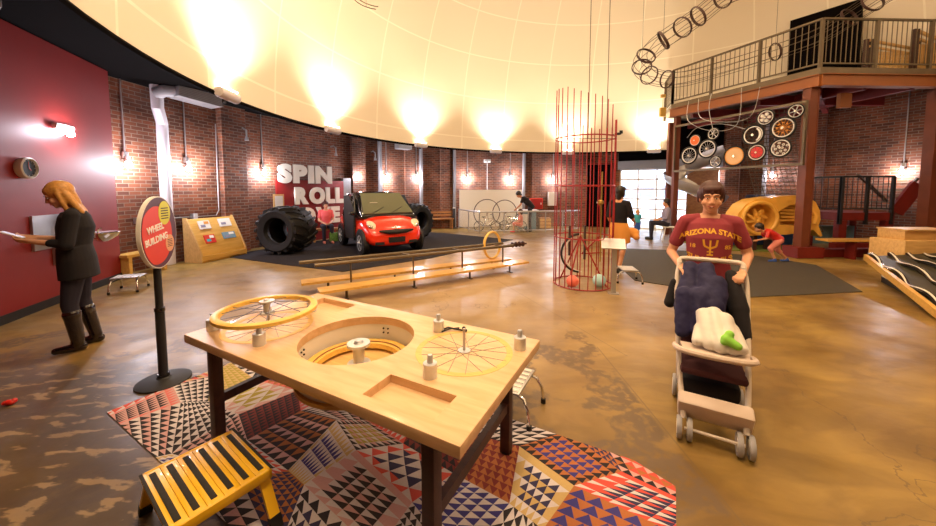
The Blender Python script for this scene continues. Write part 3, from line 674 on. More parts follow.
# ------------------------------------------------------------------ lamps on the wall
def plight(name, loc, power, col, r=.05):
    l = bpy.data.lights.new(name, 'POINT'); l.energy = power; l.color = col; l.shadow_soft_size = r
    o = bpy.data.objects.new(name, l); COL.objects.link(o); o.location = loc; return o
SC = [(-6.56, 6.56, 'beside the end of the red partition'), (-6.37, 7.76, 'above the wooden book display'), (-5.76, 9.61, 'beside the big letters, over the tractor tyre'), (-4.02, 12.21, 'at the far edge of the red letter panel'), (-3.12, 13.05, 'above the roof of the red car'), (-2.09, 13.79, 'over the tyre behind the red car'), (-.04, 14.73, 'above the end of the white panel nearest the car'), (1.85, 15.14, 'above the bending man'), (3.75, 15.16, 'behind the red rod cage'),
      (9.2, 12.81, 'at the far jamb of the garage door'), (10.32, 11.64, 'behind the carved yellow exhibit'), (10.79, 10.99, 'beyond the thick red column'), (11.72, 9.25, 'over the stair landing')]
SCN = None
for i, (x, y, w) in enumerate(SC):
    a = wang((x, y)); p = wpt(a, WR - .01, 2.1); er = V((math.cos(a), math.sin(a), 0))
    if SCN is None:
        SCN = thing('wall_lamp', '', 'lamp', p, a, 'bare bulb wall lamps on the brick'); o = SCN
        b = MB(); b.box((-.03, 0, .17), (.07, .09, .11), bev=.01); b.cyl((-.03, 0, .22), (-.03, 0, 2.4), .013, n=8); b.build('conduit', M['galv'], SCN, world=False)
        b = MB(); b.cyl((-.09, 0, .04), (-.09, 0, .14), .045, .035); b.cyl((-.03, 0, .13), (-.09, 0, .13), .02); b.build('lamp_holder', M['galv'], SCN, world=False)
        b = MB(); b.sph((-.09, 0, -.02), .055, (1, 1, 1.25)); b.build('bulb', M['bulb'], SCN, world=False)
    else: o = dup(SCN, loc=p, rot=(0, 0, a))
    o['label'] = 'glowing wall lamp ' + w
    plight('wall_lamp_light', p - er * .22 + V((0, 0, -.03)), 85 if i < 9 else (48 if i == 12 else 20), (.93, .91, 1), .06)
# lamp on the red partition
p = rw(1.17, .03, 2.44); t = thing('wall_lamp', 'twin white emergency lamp glowing on the red partition above the clock', 'lamp', p, math.atan2(rd.y, rd.x))
b = MB(); b.box((0, .02, .06), (.34, .06, .08), bev=.012); b.build('housing', M['white'], t, world=False)
b = MB(); b.sph((-.07, .05, -.02), .045); b.sph((.12, .05, -.02), .045); b.build('bulb', M['bulb'], t, world=False)
plight('partition_lamp_light', p + V((rn.x, rn.y, 0)) * .18, 26, (.9, .88, 1), .05)

# uplights under the dome rim
U = []
for px, yy in ((50, 8), (228, 94), (335, 128), (423, 149), (497, 151), (570, 151), (655, 149)):
    U.append(px)
UP = [(-2.89, 2.41), (-3.76, 5.47), (-3.34, 8.57), (-1.55, 11.41), (1.06, 13.14), (3.96, 13.68), (7.01, 13.02), (-2.2, 0.8), (11.2, 5.2), (10.6, 2.0), (7.0, -1.0), (2.4, -1.4)]
wh = ['nearest, at the top corner by the red partition', 'above the brick pier near the air duct', 'above the big wall letters', 'above the far tyre behind the red car', 'above the white panel at the far wall', 'behind the red rod cage', 'beside the hanging yellow pulley box'] + ['out of the way behind the camera'] * 5
UL = None
for i, (x, y) in enumerate(UP):
    a = math.atan2(y - DC.y, x - DC.x); p = V((DC.x + 7.68 * math.cos(a), DC.y + 7.68 * math.sin(a), 3.08)); er = V((math.cos(a), math.sin(a), 0))
    if i < 7:
        if UL is None:
            UL = thing('dome_uplight', '', 'lamp', p, a, 'cylindrical uplights along the dome rim'); o = UL
            b = MB(); b.lathe((0, -.23, 0), [(.07, 0), (.085, .02), (.085, .42), (.07, .46)], 24, ax=(0, 1, 0)); b.build('housing', M['pipewhite'], UL, world=False)
            b = MB(); b.box((.0, 0, .085), (.1, .36, .02)); b.build('lens', M['warmbulb'], UL, world=False)
            b = MB(); b.box((.06, 0, -.05), (.03, .06, .14)); b.build('bracket', M['black'], UL, world=False)
        else: o = dup(UL, loc=p, rot=(0, 0, a))
        o['label'] = 'white cylindrical uplight under the dome rim, ' + wh[i]
    l = bpy.data.lights.new('uplight_beam', 'SPOT'); l.energy = 430; l.color = (1, .83, .62); l.spot_size = R(125); l.spot_blend = .9; l.shadow_soft_size = .15
    s = bpy.data.objects.new('uplight_beam', l); COL.objects.link(s); s.location = p - er * .36 + V((0, 0, .14)); s.rotation_euler = (V((er.x * .12, er.y * .12, 1)) * -1).to_track_quat('Z', 'Y').to_euler()

# added fill lights without fixtures, out of view above the middle of the hall
for x, y, z, e in ((.5, 1.5, 7.6, 270), (-1.5, 5.5, 7.8, 210), (4.5, 2.2, 7.8, 150), (3.2, 7.5, 8.6, 210), (7.0, 5.0, 7.4, 70)):
    l = bpy.data.lights.new('dome_fill', 'AREA'); l.shape = 'DISK'; l.size = .9; l.energy = e; l.color = (1, .70, .42)
    s = bpy.data.objects.new('dome_fill', l); COL.objects.link(s); s.location = (x, y, z)

# ------------------------------------------------------------------ on the red partition
ck = rw(1.82, .03, 1.88); t = thing('wall_clock', 'round silver rimmed clock with a dark dial on the red partition', 'clock', ck, math.atan2(rd.y, rd.x))
yy = 1
b = MB(); b.lathe((0, -.03, 0), [(.125, 0), (.135, .02), (.135, .075), (.118, .085), (.108, .062), (.108, 0)], 48, ax=(0, yy, 0)); b.build('rim', M['whitepl'], t, world=False)
b = MB(); b.lathe((0, -.03, 0), [(.109, 0), (.109, .06)], 40, ax=(0, yy, 0)); b.build('dial', M['black'], t, world=False)
for k in range(12):
    a = PI / 6 * k; b = MB(); b.bar((.09 * math.cos(a), .032, .09 * math.sin(a)), (.102 * math.cos(a), .032, .102 * math.sin(a)), .004, .003, up=(0, 1, 0)); b.build('hour_mark', M['white'], t, world=False)
b = MB(); b.bar((0, .034, 0), (-.035, .034, -.03), .008, .003, up=(0, 1, 0)); b.bar((0, .034, 0), (.0, .034, .08), .005, .003, up=(0, 1, 0)); b.build('hands', M['red'], t, world=False)
FA = math.atan2(rd.y, rd.x)
ft = thing('drinking_fountain', 'two level stainless drinking fountain on the red partition behind the walking woman', 'fountain', rw(1.1, 0.02, 0), FA)
b = MB(); b.box((.38, .0, 1.03), (.62, .03, .46)); b.build('back_plate', M['galv'], ft, world=False)
b = MB(); b.box((.12, .0, .72), (.5, .03, .34)); b.build('lower_plate', M['galv'], ft, world=False)
for x, z in ((.30, .98), (-.28, .93)):
    b = MB(); b.lathe((x, .2, z), [(.06, -.14), (.17, -.06), (.20, 0), (.19, .012), (.12, -.02)], 28); b.box((x, .1, z - .06), (.26, .2, .1), bev=.02); bb = b.build('basin', M['chrome'], ft, world=False)
    b = MB(); b.tube([(x - .1, .08, z), (x - .1, .09, z + .05), (x - .07, .14, z + .06)], .012, 8); b.build('spout', M['chrome'], bb, world=False)
b = MB(); b.cyl((0, 0, 0), (0, 0, .24), .085, .085); b.sph((0, 0, .25), .06); o = b.build('blue_bottle', M['blue'], world=False); o.location = rw(1.22, .16, 1.0); tag(o, 'blue flask held to the drinking fountain spout', 'bottle')

# duct and downpipe
dk = thing('air_duct', 'galvanised air duct with a slotted grille under the dark ceiling by the brick', 'duct', (0, 0, 0))
da, db_ = V((-5.95, 7.05, 3.60)), V((-5.62, 7.80, 3.55)); b = MB(); b.bar(da, db_, .40, .24); b.build('grille_box', M['galv'], dk)
for k in range(7):
    b = MB(); off = V((.19, -.075, 0)); b.bar(da + off + V((0, 0, -.10 + k * .033)), db_ + off + V((0, 0, -.10 + k * .033)), .01, .014); b.build('louvre', M['greypaint'], dk)
b = MB(); b.tube([da + V((.02, .05, 0)), da + V((-.1, -.08, -.02)), da + V((-.25, -.1, -.08))], .12, 16); b.build('flex_collar', M['greypaint'], dk)
b = MB(); b.tube([(-6.22, 6.98, 4.5), (-6.22, 6.98, 3.75), (-6.22, 6.98, 3.25), (-6.38, 7.24, 3.0), (-6.40, 7.26, 2.8), (-6.40, 7.26, .01)], [.11, .11, .10, .10, .10, .10], 20); dp = b.build('downpipe', M['pipewhite']); tag(dp, 'white painted round downpipe against the brick between two wall lamps', 'pipe')
for i, (px, yv) in enumerate(()): pass
b = MB(); b.tube([wpt(wang((-6.55, 6.7)), WR - .04, 1.0), wpt(wang((-6.45, 7.35)), WR - .04, 1.0)] + [wpt(wang((-6.3, 7.9)), WR - .04, .98), wpt(wang((-6.12, 8.35)), WR - .04, .98), wpt(wang((-6.1, 8.42)), WR - .04, 1.1), wpt(wang((-6.1, 8.44)), WR - .04, 3.2)], .013, 8); b.box(wpt(wang((-6.32, 7.85)), WR - .05, 1.0), (.08, .12, .12)); b.box(wpt(wang((-6.57, 6.72)), WR - .05, 1.0), (.08, .12, .12))
tag(b.build('wall_conduit', M['galv']), 'thin metal conduit with junction boxes running along the brick above the book display', 'conduit')
for i, (px, py, pz, w) in enumerate(((-5.95, 9.0, 3.05, 'beside the brick pier, over the big letters'), (-4.55, 11.5, 2.9, 'above the far side of the red letter panel'), (-3.6, 12.7, 2.85, 'above the red car'))):
    a = wang((px, py)); p = wpt(a, WR - .03, pz); er = V((math.cos(a), math.sin(a), 0)); b = MB(); b.tube([p - er * .30 + V((0, 0, -.12)), p - er * .30 + V((0, 0, .08)), p - er * .15 + V((0, 0, .16)), p + V((0, 0, .14))], .02, 8); b.cyl(p - er * .3 + V((0, 0, -.18)), p - er * .3 + V((0, 0, -.08)), .05, .03)
    tag(b.build('gooseneck_lamp', M['galv']), 'small unlit gooseneck lamp ' + w, 'lamp', 'gooseneck lamps on the brick')
b = MB(); b.box((0, 0, .0), (.55, .34, .22)); o = b.build('heater_box', M['galv'], world=False); o.location = (-2.45, 13.1, 3.25); o.rotation_euler = (0, 0, R(40)); tag(o, 'grey heater box hanging under the dome edge at the far wall', 'heater')
b = MB(); b.box((0, 0, 0), (.3, .1, .14)); b.sph((-.08, -.07, -.02), .05); b.sph((.08, -.07, -.02), .05); b.cyl((0, .03, -1.3), (0, .03, 0), .012); o = b.build('emergency_light', M['white'], world=False); o.location = (.83, 14.86, 2.85); tag(o, 'white twin emergency light above the white panel', 'lamp')

# ------------------------------------------------------------------ SPIN ROLL MOVE panel
P0, P1 = V((-5.58, 9.98, 0)), V((-4.33, 11.86, 0)); D_ = (P1 - P0).normalized(); N_ = V((D_.y, -D_.x, 0)); Q0 = P0 + N_ * .12
ps = thing('letter_panel', 'dark red recessed wall panel reading spin roll move in huge off white letters', 'panel', Q0)
def q_(s, z, o=0): return Q0 + D_ * s + N_ * o + V((0, 0, z))
b = MB(); b.loft([[q_(-.06, 0, 0), q_(2.20, 0, 0), q_(2.20, 1.90, 0), q_(-.06, 1.90, 0)], [q_(-.06, 0, -.06), q_(2.20, 0, -.06), q_(2.20, 1.90, -.06), q_(-.06, 1.90, -.06)]]); b.build('board', M['signred'], ps)
def word(w, s0, s1, z0, z1, off=.03):
    me = text_mesh(w, 1, .06, 'LEFT', .06, 1.02); xs = [v.co.x for v in me.vertices]; ys = [v.co.y for v in me.vertices]
    x0, x1, y0, y1 = min(xs), max(xs), min(ys), max(ys); bpy.data.meshes.remove(me)
    x = 0; out = []
    # one mesh per letter, laid out with their own advance
    for ch in w:
        m1 = text_mesh(ch, 1, .06, 'LEFT', .065); cx = [v.co.x for v in m1.vertices]; out.append((m1, min(cx), max(cx), x)); x += (max(cx) - min(cx)) + .06
    tot = x - .06; kx = (s1 - s0) / tot; kz = (z1 - z0) / (y1 - y0)
    for m1, a, c, x in out:
        m1.transform(frame(q_(s0, z0, off + .03), D_, V((0, 0, 1)), N_) @ Matrix.Diagonal((kx, kz, 1, 1)) @ Matrix.Translation((x - a, -y0, 0)))
        m1.materials.append(M['letters']); link_mesh('letter', m1, ps, sharp=None)
word('SPIN', -.04, 1.69, 1.80, 2.36, .05); word('ROLL', .44, 2.16, 1.16, 1.69); word('MOVE', .05, 1.97, .52, 1.06)
b = MB(); b.loft([[q_(2.20, 0, .0), q_(2.20, 0, -.2), q_(2.48, 0, -.25), q_(2.48, 0, .05)], [q_(2.20, 2.0, .0), q_(2.20, 2.0, -.2), q_(2.48, 2.0, -.25), q_(2.48, 2.0, .05)]]); struct('trim_panel_return', b, M['greypaint'])
t = thing('notice_frame', 'small framed white notice between the tractor tyre and the letter panel', 'notice', (0, 0, 0))
e0 = wpt(wang((-5.62, 9.85)), WR - .10, 0) + V((0, 0, 0)); 
b = MB(); b.prism([(-.15, -.2), (.15, -.2), (.15, .2), (-.15, .2)], .025, frame(V((-5.42, 9.78, 1.28)), D_, V((0, 0, 1)), N_)); b.build('frame', M['ply'], t)
b = MB(); b.prism([(-.11, -.15), (.11, -.15), (.11, .15), (-.11, .15)], .006, frame(V((-5.42, 9.78, 1.28)) + N_ * .025, D_, V((0, 0, 1)), N_)); b.build('sheet', M['paper'], t)

# book display
aB = wang((-6.2, 8.05)); bd = thing('book_display', 'slanted pine display holding four picture books against the brick', 'display', wpt(aB, WR - .36, 0) + V((.0, -.0, 0)), aB - PI / 2)
# local x along the wall, local -y into the hall
b = MB(); S = [(-.62, .22), (-.62, -.24)]
side = lambda x, w: b.prism([(.2, 0), (.2, .98), (.10, .98), (-.30, .20), (-.30, 0)], w, frame((x, 0, 0), V((0, 1, 0)), V((0, 0, 1)), V((1, 0, 0))))
side(-.56, .03); b.build('side_panel', M['ply'], bd, world=False); b = MB(); side(.53, .03); b.build('side_panel', M['ply'], bd, world=False)
b = MB(); b.prism([(.19, 0), (.19, .95), (.08, .95), (-.27, .20), (-.27, 0)], 1.06, frame((-.53, 0, 0), V((0, 1, 0)), V((0, 0, 1)), V((1, 0, 0)))); b.box((0, -.30, .10), (1.1, .03, .1)); b.build('sloping_front', M['pine'], bd, world=False)
BD = wm(bd); sl = V((0, .35, .75)).normalized(); up2 = V((0, sl.y, sl.z)); nn = V((0, -sl.z, sl.y))
for x, k, cc, lb, w, h in ((-.24, .80, M['paper'], 'pale book with an orange top edge, upper row of the display, nearest the red partition', .26, .2), (.26, .82, M['white'], 'white picture book with colour blocks, upper row of the display, nearest the tyre', .3, .2), (-.24, .38, M['red'], 'red, white and green picture book, lower row of the display', .24, .2), (.24, .42, M['pblue'], 'wide blue framed book, lower row of the display', .32, .16)):
    c0 = V((x, -.27, .20)) + sl * k * .83 + nn * .008; F = BD @ frame(c0, V((1, 0, 0)), up2, nn)
    bk = thing('picture_book', lb, 'book', F.translation, 0, 'picture books on the pine display')
    b = MB(); b.prism([(-w / 2, -h / 2), (w / 2, -h / 2), (w / 2, h / 2), (-w / 2, h / 2)], .015, F); b.build('cover', cc, bk)
    b = MB(); b.prism([(-w * .35, -h * .3), (w * .05, -h * .3), (w * .05, 0), (-w * .35, 0)], .003, F @ Matrix.Translation((0, 0, .015))); b.build('picture', M['teal'] if 'green' in lb else M['lilac'], bk)
    b = MB(); b.prism([(w * .0, h * .08), (w * .4, h * .08), (w * .4, h * .4), (w * .0, h * .4)], .003, F @ Matrix.Translation((0, 0, .015))); b.build('print', M['orange'] if 'orange' in lb else M['white'], bk)
# bench end by the partition
b = MB(); b.box((0, 0, .40), (.8, .3, .05)); b.box((-.34, 0, .19), (.06, .28, .38)); b.box((.34, 0, .19), (.06, .28, .38)); o = b.build('wall_bench', M['pine'], world=False); o.location = (-6.2, 6.9, 0); o.rotation_euler = (0, 0, R(88)); o.location = wpt(wang((-6.55, 6.5)), WR - .32, 0); tag(o, 'pine wall bench partly hidden by the end of the red partition', 'bench')

# ------------------------------------------------------------------ far wall
wa, wb = V((-.36, 14.42, 0)), V((2.36, 15.0, 0)); dw = (wb - wa).normalized()
b = MB(); b.bar(wa + V((0, 0, .82)), wb + V((0, 0, .82)), .05, 1.58); tag(b.build('whiteboard', M['cream']), 'large blank white panel standing at the far brick wall', 'panel')
def hoopstand(x, y, lb, r):
    t = thing('giant_hoop', lb, 'hoop', (x, y, 0), R(12), 'big thin hoops behind the railing')
    b = MB(); b.torus((0, 0, .70), (0, 1, 0), r, .018, 56, 6); b.build('ring', M['darkwood'], t, world=False)
    b = MB(); b.cyl((-.16, 0, 0), (0, .0, .72), .012); b.cyl((.16, 0, 0), (0, 0, .72), .012); b.cyl((0, -.1, .72), (0, .1, .72), .05); b.build('stand', M['chrome'], t, world=False)
hoopstand(.75, 13.55, 'thin dark hoop behind the railing, nearest the red car', .53); hoopstand(1.47, 13.65, 'thin dark hoop behind the railing, beside the bending man', .50)
# railing
fp = [V((-.38, 14.1, 0)), V((.42, 12.40, 0)), V((2.25, 12.75, 0)), V((3.6, 12.95, 0)), V((4.4, 13.5, 0))]
rl = thing('guard_railing', 'low grey metal railing with clear panels around the far hoops', 'railing', (1.5, 12.9, 0))
for i, (p, q) in enumerate(zip(fp, fp[1:])):
    up_ = V((0, 0, 1)); b = MB(); b.cyl(p + up_ * .80, q + up_ * .80, .03, n=8); b.build('top_rail', M['galv'], rl)
    b = MB(); b.cyl(p + up_ * .1, q + up_ * .1, .015, n=8); b.build('lower_rail', M['galv'], rl)
    m_ = max(2, round((q - p).length / .95))
    for k in range(m_):
        x = p.lerp(q, k / m_); b = MB(); b.cyl(x, x + up_ * .80, .02, n=8); b.build('post', M['galv'], rl)
    b = MB(); b.bar(p + up_ * .45, q + up_ * .45, .008, .62); b.build('clear_panel', M['glassy'], rl)
def bike(x, y, rz, lb, s=.8):
    t = thing('display_bicycle', lb, 'bicycle', (x, y, 0), rz, 'small bicycles behind the railing'); t.scale = (s, s, s)
    for X in (-.42, .42):
        b = MB(); b.torus((X, 0, .26), (0, 1, 0), .24, .016, 36, 6)
        w_ = b.build('tyre', M['rubber'], t, world=False)
        b = MB()
        for k in range(8): a = PI / 4 * k; b.cyl((X, 0, .26), (X + .23 * math.cos(a), 0, .26 + .23 * math.sin(a)), .004, n=4)
        b.build('spokes', M['chrome'], w_, world=False)
    b = MB(); P = [(-.42, 0, .26), (-.05, 0, .26), (-.17, 0, .62), (.28, 0, .62), (.42, 0, .26)]
    for i, j in ((0, 1), (1, 2), (0, 2), (2, 3), (1, 3), (3, 4)): b.cyl(P[i], P[j], .016, n=8)
    b.build('frame', M['chrome'], t, world=False)
    b = MB(); b.sph((-.19, 0, .70), .07, (1.5, .8, .4)); b.cyl((-.17, 0, .62), (-.19, 0, .70), .012); b.build('saddle', M['black'], t, world=False)
    b = MB(); b.cyl((.28, 0, .62), (.25, 0, .80), .012); b.tube([(.18, -.2, .80), (.27, -.1, .82), (.27, .1, .82), (.18, .2, .80)], .012, 8); b.build('handlebar', M['black'], t, world=False)
bike(.75, 13.2, R(10), 'small bicycle behind the railing under the hoops, nearest the car'); bike(1.75, 13.25, R(-15), 'small bicycle behind the railing beside the seated child')
def wbench(x, y, rz, lb, nm='wooden_bench', bk=True, L=1.3):
    t = thing(nm, lb, 'bench', (x, y, 0), rz)
    b = MB(); b.box((0, 0, .42), (L, .34, .045)); b.build('seat', M['plyred'] if bk else M['pine'], t, world=False)
    if bk:
        for z in (.56, .68): b = MB(); b.box((0, .16, z), (L, .03, .07)); b.build('back_slat', M['plyred'], t, world=False)
    for sx in (-1, 1):
        for sy in (-.13, .13): b = MB(); b.box((sx * (L / 2 - .06), sy, .2), (.05, .05, .4)); b.build('leg', M['plyred'], t, world=False)
wbench(-1.25, 13.95, R(20), 'brown wooden bench against the far brick wall behind the red car')
t = thing('black_bollard', 'slim black bollard with a pale tip beside the white panel', 'bollard', (-.58, 14.2, 0))
b = MB(); b.lathe((0, 0, 0), [(.13, 0), (.13, .03), (.055, .05), (.05, .82), (.03, .9)], 20); b.build('post', M['black'], t, world=False)
b = MB(); b.cyl((0, 0, .84), (0, 0, .88), .054); b.build('band', M['white'], t, world=False)
def wallbox(x, y, z, w, h, m, nm, lb, cat, d=.06):
    a = wang((x, y)); p = wpt(a, WR - d / 2 - .01 - .13, z); b = MB(); b.box((0, 0, 0), (w, d + .26, h)); o = b.build(nm, m, world=False); o.location = p; o.rotation_euler = (0, 0, a - PI / 2); tag(o, lb, cat)
t = thing('red_cabinet', 'bright red wall cabinet behind the bending man', 'cabinet', wpt(wang((2.98, 15.2)), WR - .22, .78), wang((2.98, 15.2)) - PI / 2)
b = MB(); b.box((0, 0, .23), (.56, .16, .46), bev=.01); b.build('body', M['red'], t, world=False); b = MB(); b.box((0, -.085, .23), (.5, .01, .40)); dd_ = b.build('door', M['cagered'], t, world=False); b = MB(); b.box((.2, -.1, .23), (.03, .03, .08)); b.build('handle', M['white'], dd_, world=False)
wallbox(3.72, 15.17, 1.22, .38, .6, M['paper'], 'wall_poster', 'white notice poster on the brick behind the red rod cage', 'poster', .02)
t = thing('wooden_crate', 'dark brown wooden crate on the floor beside the blue cabinet', 'crate', (3.2, 14.3, 0)); b = MB()
b.box((0, 0, .22), (.46, .4, .44), bev=.01); b.build('body', M['plyred'], t, world=False)
for z in (.08, .22, .36): b = MB(); b.box((0, -.205, z), (.46, .015, .1)); b.build('slat', M['ply'], t, world=False)
t = thing('side_cabinet', 'white cabinet with blue sides behind the seated child', 'cabinet', (2.45, 14.25, 0)); b = MB(); b.box((0, 0, .36), (.7, .5, .72)); b.build('body', M['pblue'], t, world=False); b = MB(); b.box((0, 0, .75), (.9, .56, .05)); b.build('top', M['white'], t, world=False); b = MB(); b.box((-.1, -.255, .36), (.3, .01, .5)); b.build('panel', M['paper'], t, world=False)

# ------------------------------------------------------------------ tractor tyres
def tyre(c, ax, Rr, w, lb, nm='tyre'):
    ax = V(ax).normalized(); t = thing(nm, lb, 'tyre', (c[0], c[1], 0), math.atan2(ax.y, ax.x), 'giant tractor tyres on the carpet')
    # local x is the axle
    h = w / 2; r0 = Rr * .50; prof = [(r0, -h * .72), (r0 * 1.12, -h * .92), (Rr * .80, -h), (Rr * .90, -h * .88), (Rr * .945, -h * .5), (Rr * .95, 0), (Rr * .945, h * .5), (Rr * .90, h * .88), (Rr * .80, h), (r0 * 1.12, h * .92), (r0, h * .72), (r0 * 1.05, h * .55), (Rr * .78, h * .7), (Rr * .82, 0), (Rr * .78, -h * .7), (r0 * 1.05, -h * .55), (r0, -h * .72)]
    b = MB(); rings = []
    for r, x in prof: rings.append([V((x, r * math.cos(2 * PI * i / 56), Rr + r * math.sin(2 * PI * i / 56))) for i in range(56)])
    b.loft(rings, cap=False); b.build('carcass', M['rubber'], t, world=False)
    for k in range(18):
        for sd in (-1, 1):
            a = 2 * PI * (k + (.5 if sd > 0 else 0)) / 18; b = MB(); pts = []
            for f, da in ((.04, .26), (.5, .12), (.98, 0)):
                aa = a + da; x = sd * h * f; rr = Rr * (.955 if f < .9 else .90)
                pts.append((x, aa, rr))
            for (x0, a0, r0_), (x1, a1, r1_) in zip(pts, pts[1:]):
                rg = []
                for x, aa, rr in ((x0, a0, r0_), (x1, a1, r1_)):
                    u = V((0, math.cos(aa), math.sin(aa))); tt = V((0, -math.sin(aa), math.cos(aa))); cc = V((x, 0, Rr)) + u * rr
                    hh = Rr * .052
                    rg.append([cc + tt * .045 - u * .03, cc + tt * .032 + u * hh, cc - tt * .032 + u * hh, cc - tt * .045 - u * .03])
                b.loft(rg)
            b.build('tread_lug', M['rubber'], t, world=False)
    return t
tyre((-4.60, 8.66), (.17, .98), .60, .9, 'giant black tractor tyre standing in front of the letter panel with its hole facing out')
tyre((-1.72, 11.25), (-.8, .6), .58, .6, 'giant tractor tyre standing half hidden behind the red car')

# ------------------------------------------------------------------ small red car
hd = V((.56, -.83, 0)).normalized(); car = thing('small_car', 'small two seat orange red car with a black cabin on the charcoal carpet', 'car', (-2.52, 9.52, .013), math.atan2(hd.y, hd.x))
def sq(x, hw, z0, z1, p=3.2, n=32, hw2=None):
    hw2 = hw if hw2 is None else hw2; out = []
    for i in range(n):
        a = 2 * PI * i / n; c, s = math.cos(a), math.sin(a); yy = abs(c) ** (2 / p) * (1 if c > 0 else -1); zz = abs(s) ** (2 / p) * (1 if s > 0 else -1)
        w = hw + (hw2 - hw) * (zz + 1) / 2; out.append(V((x, yy * w, (z0 + z1) / 2 + zz * (z1 - z0) / 2)))
    return out
b = MB(); b.loft([sq(-1.34, .50, .42, .80), sq(-1.28, .68, .32, .98), sq(-1.05, .765, .24, 1.04), sq(-.6, .78, .20, 1.0), sq(0, .775, .18, .93), sq(.5, .78, .18, .95), sq(.85, .775, .18, .93), sq(1.1, .75, .19, .84), sq(1.25, .70, .20, .73), sq(1.34, .60, .23, .60), sq(1.37, .45, .28, .52)])
b.build('body_shell', M['carred'], car, world=False, sharp=60)
b = MB(); b.loft([sq(-1.24, .60, .92, 1.05, 4, hw2=.56), sq(-1.12, .70, .9, 1.40, 4, hw2=.56), sq(-.8, .74, .9, 1.52, 5, hw2=.58), sq(-.3, .745, .9, 1.555, 5, hw2=.60), sq(.12, .745, .9, 1.53, 5, hw2=.61), sq(.28, .745, .88, 1.46, 5, hw2=.62), sq(.62, .75, .87, 1.17, 5, hw2=.67), sq(.86, .74, .86, .96, 4, hw2=.71)])
b.build('cabin', M['blackg'], car, world=False, sharp=60)
b = MB(); b.loft([[(.22, -.55, 1.478), (.22, .55, 1.478), (.85, .66, .975), (.85, -.66, .975)], [(.25, -.55, 1.505), (.25, .55, 1.505), (.88, .66, 1.0), (.88, -.66, 1.0)]]); ws = b.build('windscreen', M['windsh'], car, world=False)
for y in (-.25, .25): b = MB(); b.bar((.885, y - .18, 1.01), (.70, y + .18, 1.15), .012, .012); b.build('wiper', M['black'], ws, world=False)
b = MB(); b.box((.55, -.3, 1.24), (.01, .2, .06), rot=Matrix.Rotation(R(38), 3, 'Y')); b.build('windscreen_card', M['paper'], ws, world=False)
# open door side (towards the camera's left): dark doorway
for sy in (-1, 1):
    b = MB(); b.prism([(-.38, .40), (-.46, .95), (-.44, 1.43), (.08, 1.45), (.50, 1.10), (.56, .90), (.50, .34), (-.30, .30)], .012, frame((0, sy * .782 - .006, 0), V((1, 0, 0)), V((0, 0, 1)), V((0, -1, 0)))); dr_ = b.build('door_opening', M['black'], car, world=False)
b = MB(); b.tube([(-.40, -.79, .3), (-.48, -.80, .95), (-.46, -.66, 1.48)], .03, 8); b.tube([(.56, -.80, .32), (.60, -.80, .92), (.10, -.66, 1.5)], .03, 8); b.build('door_pillar', M['blackg'], car, world=False)
b = MB(); b.tube([(1.372, -.44, .60), (1.395, -.22, .575), (1.40, 0, .57), (1.395, .22, .575), (1.372, .44, .60)], [.02, .055, .06, .055, .02], 10); b.build('grille', M['black'], car, world=False)
b = MB(); b.box((1.375, 0, .37), (.05, .42, .13)); b.box((1.34, -.43, .30), (.08, .22, .07)); b.box((1.34, .43, .30), (.08, .22, .07)); b.build('lower_intake', M['black'], car, world=False)
for y in (-1, 1):
    b = MB(); b.sph((1.155, y * .56, .735), .13, (1.2, .95, .50), rot=Matrix.Rotation(y * R(-30), 3, 'Z') @ Matrix.Rotation(R(38), 3, 'Y'), n=24); hl = b.build('headlight', M['lamp'], car, world=False)
    b = MB(); b.sph((1.235, y * .60, .70), .05); b.build('reflector', M['chrome'], hl, world=False)
b = MB(); b.torus((1.325, 0, .665), (1, 0, .5), .035, .008, 24, 6); b.build('badge', M['chrome'], car, world=False)
for X in (-.94, .93):
    for y in (-1, 1):
        b = MB(); b.lathe((X, y * .765, .30), [(.335, -.03), (.335, .022), (.30, .03)], 36, ax=(0, y, 0)); b.build('wheel_arch', M['black'], car, world=False)
        b = MB(); b.lathe((X, y * .70, .288), [(.18, -.07), (.27, -.08), (.288, -.05), (.288, .07), (.27, .10), (.19, .095)], 36, ax=(0, y, 0)); w_ = b.build('wheel', M['rubber'], car, world=False)
        b = MB(); b.lathe((X, y * .70, .288), [(.19, .05), (.195, .1), (.17, .095), (.16, .06)], 30, ax=(0, y, 0)); b.sph((X, y * .80, .288), .045)
        for k in range(7): a = 2 * PI * k / 7; b.bar((X, y * .795, .288), (X + .178 * math.cos(a), y * .79, .288 + .178 * math.sin(a)), .03, .02, up=(0, 1, 0))
        b.build('alloy_rim', M['alu'], w_, world=False)
for y in (-1,): b = MB(); b.sph((.58, y * .86, 1.0), .08, (.7, 1, .7)); b.bar((.58, y * .76, .97), (.58, y * .84, .99), .03, .03); b.build('side_mirror', M['blackg'], car, world=False)

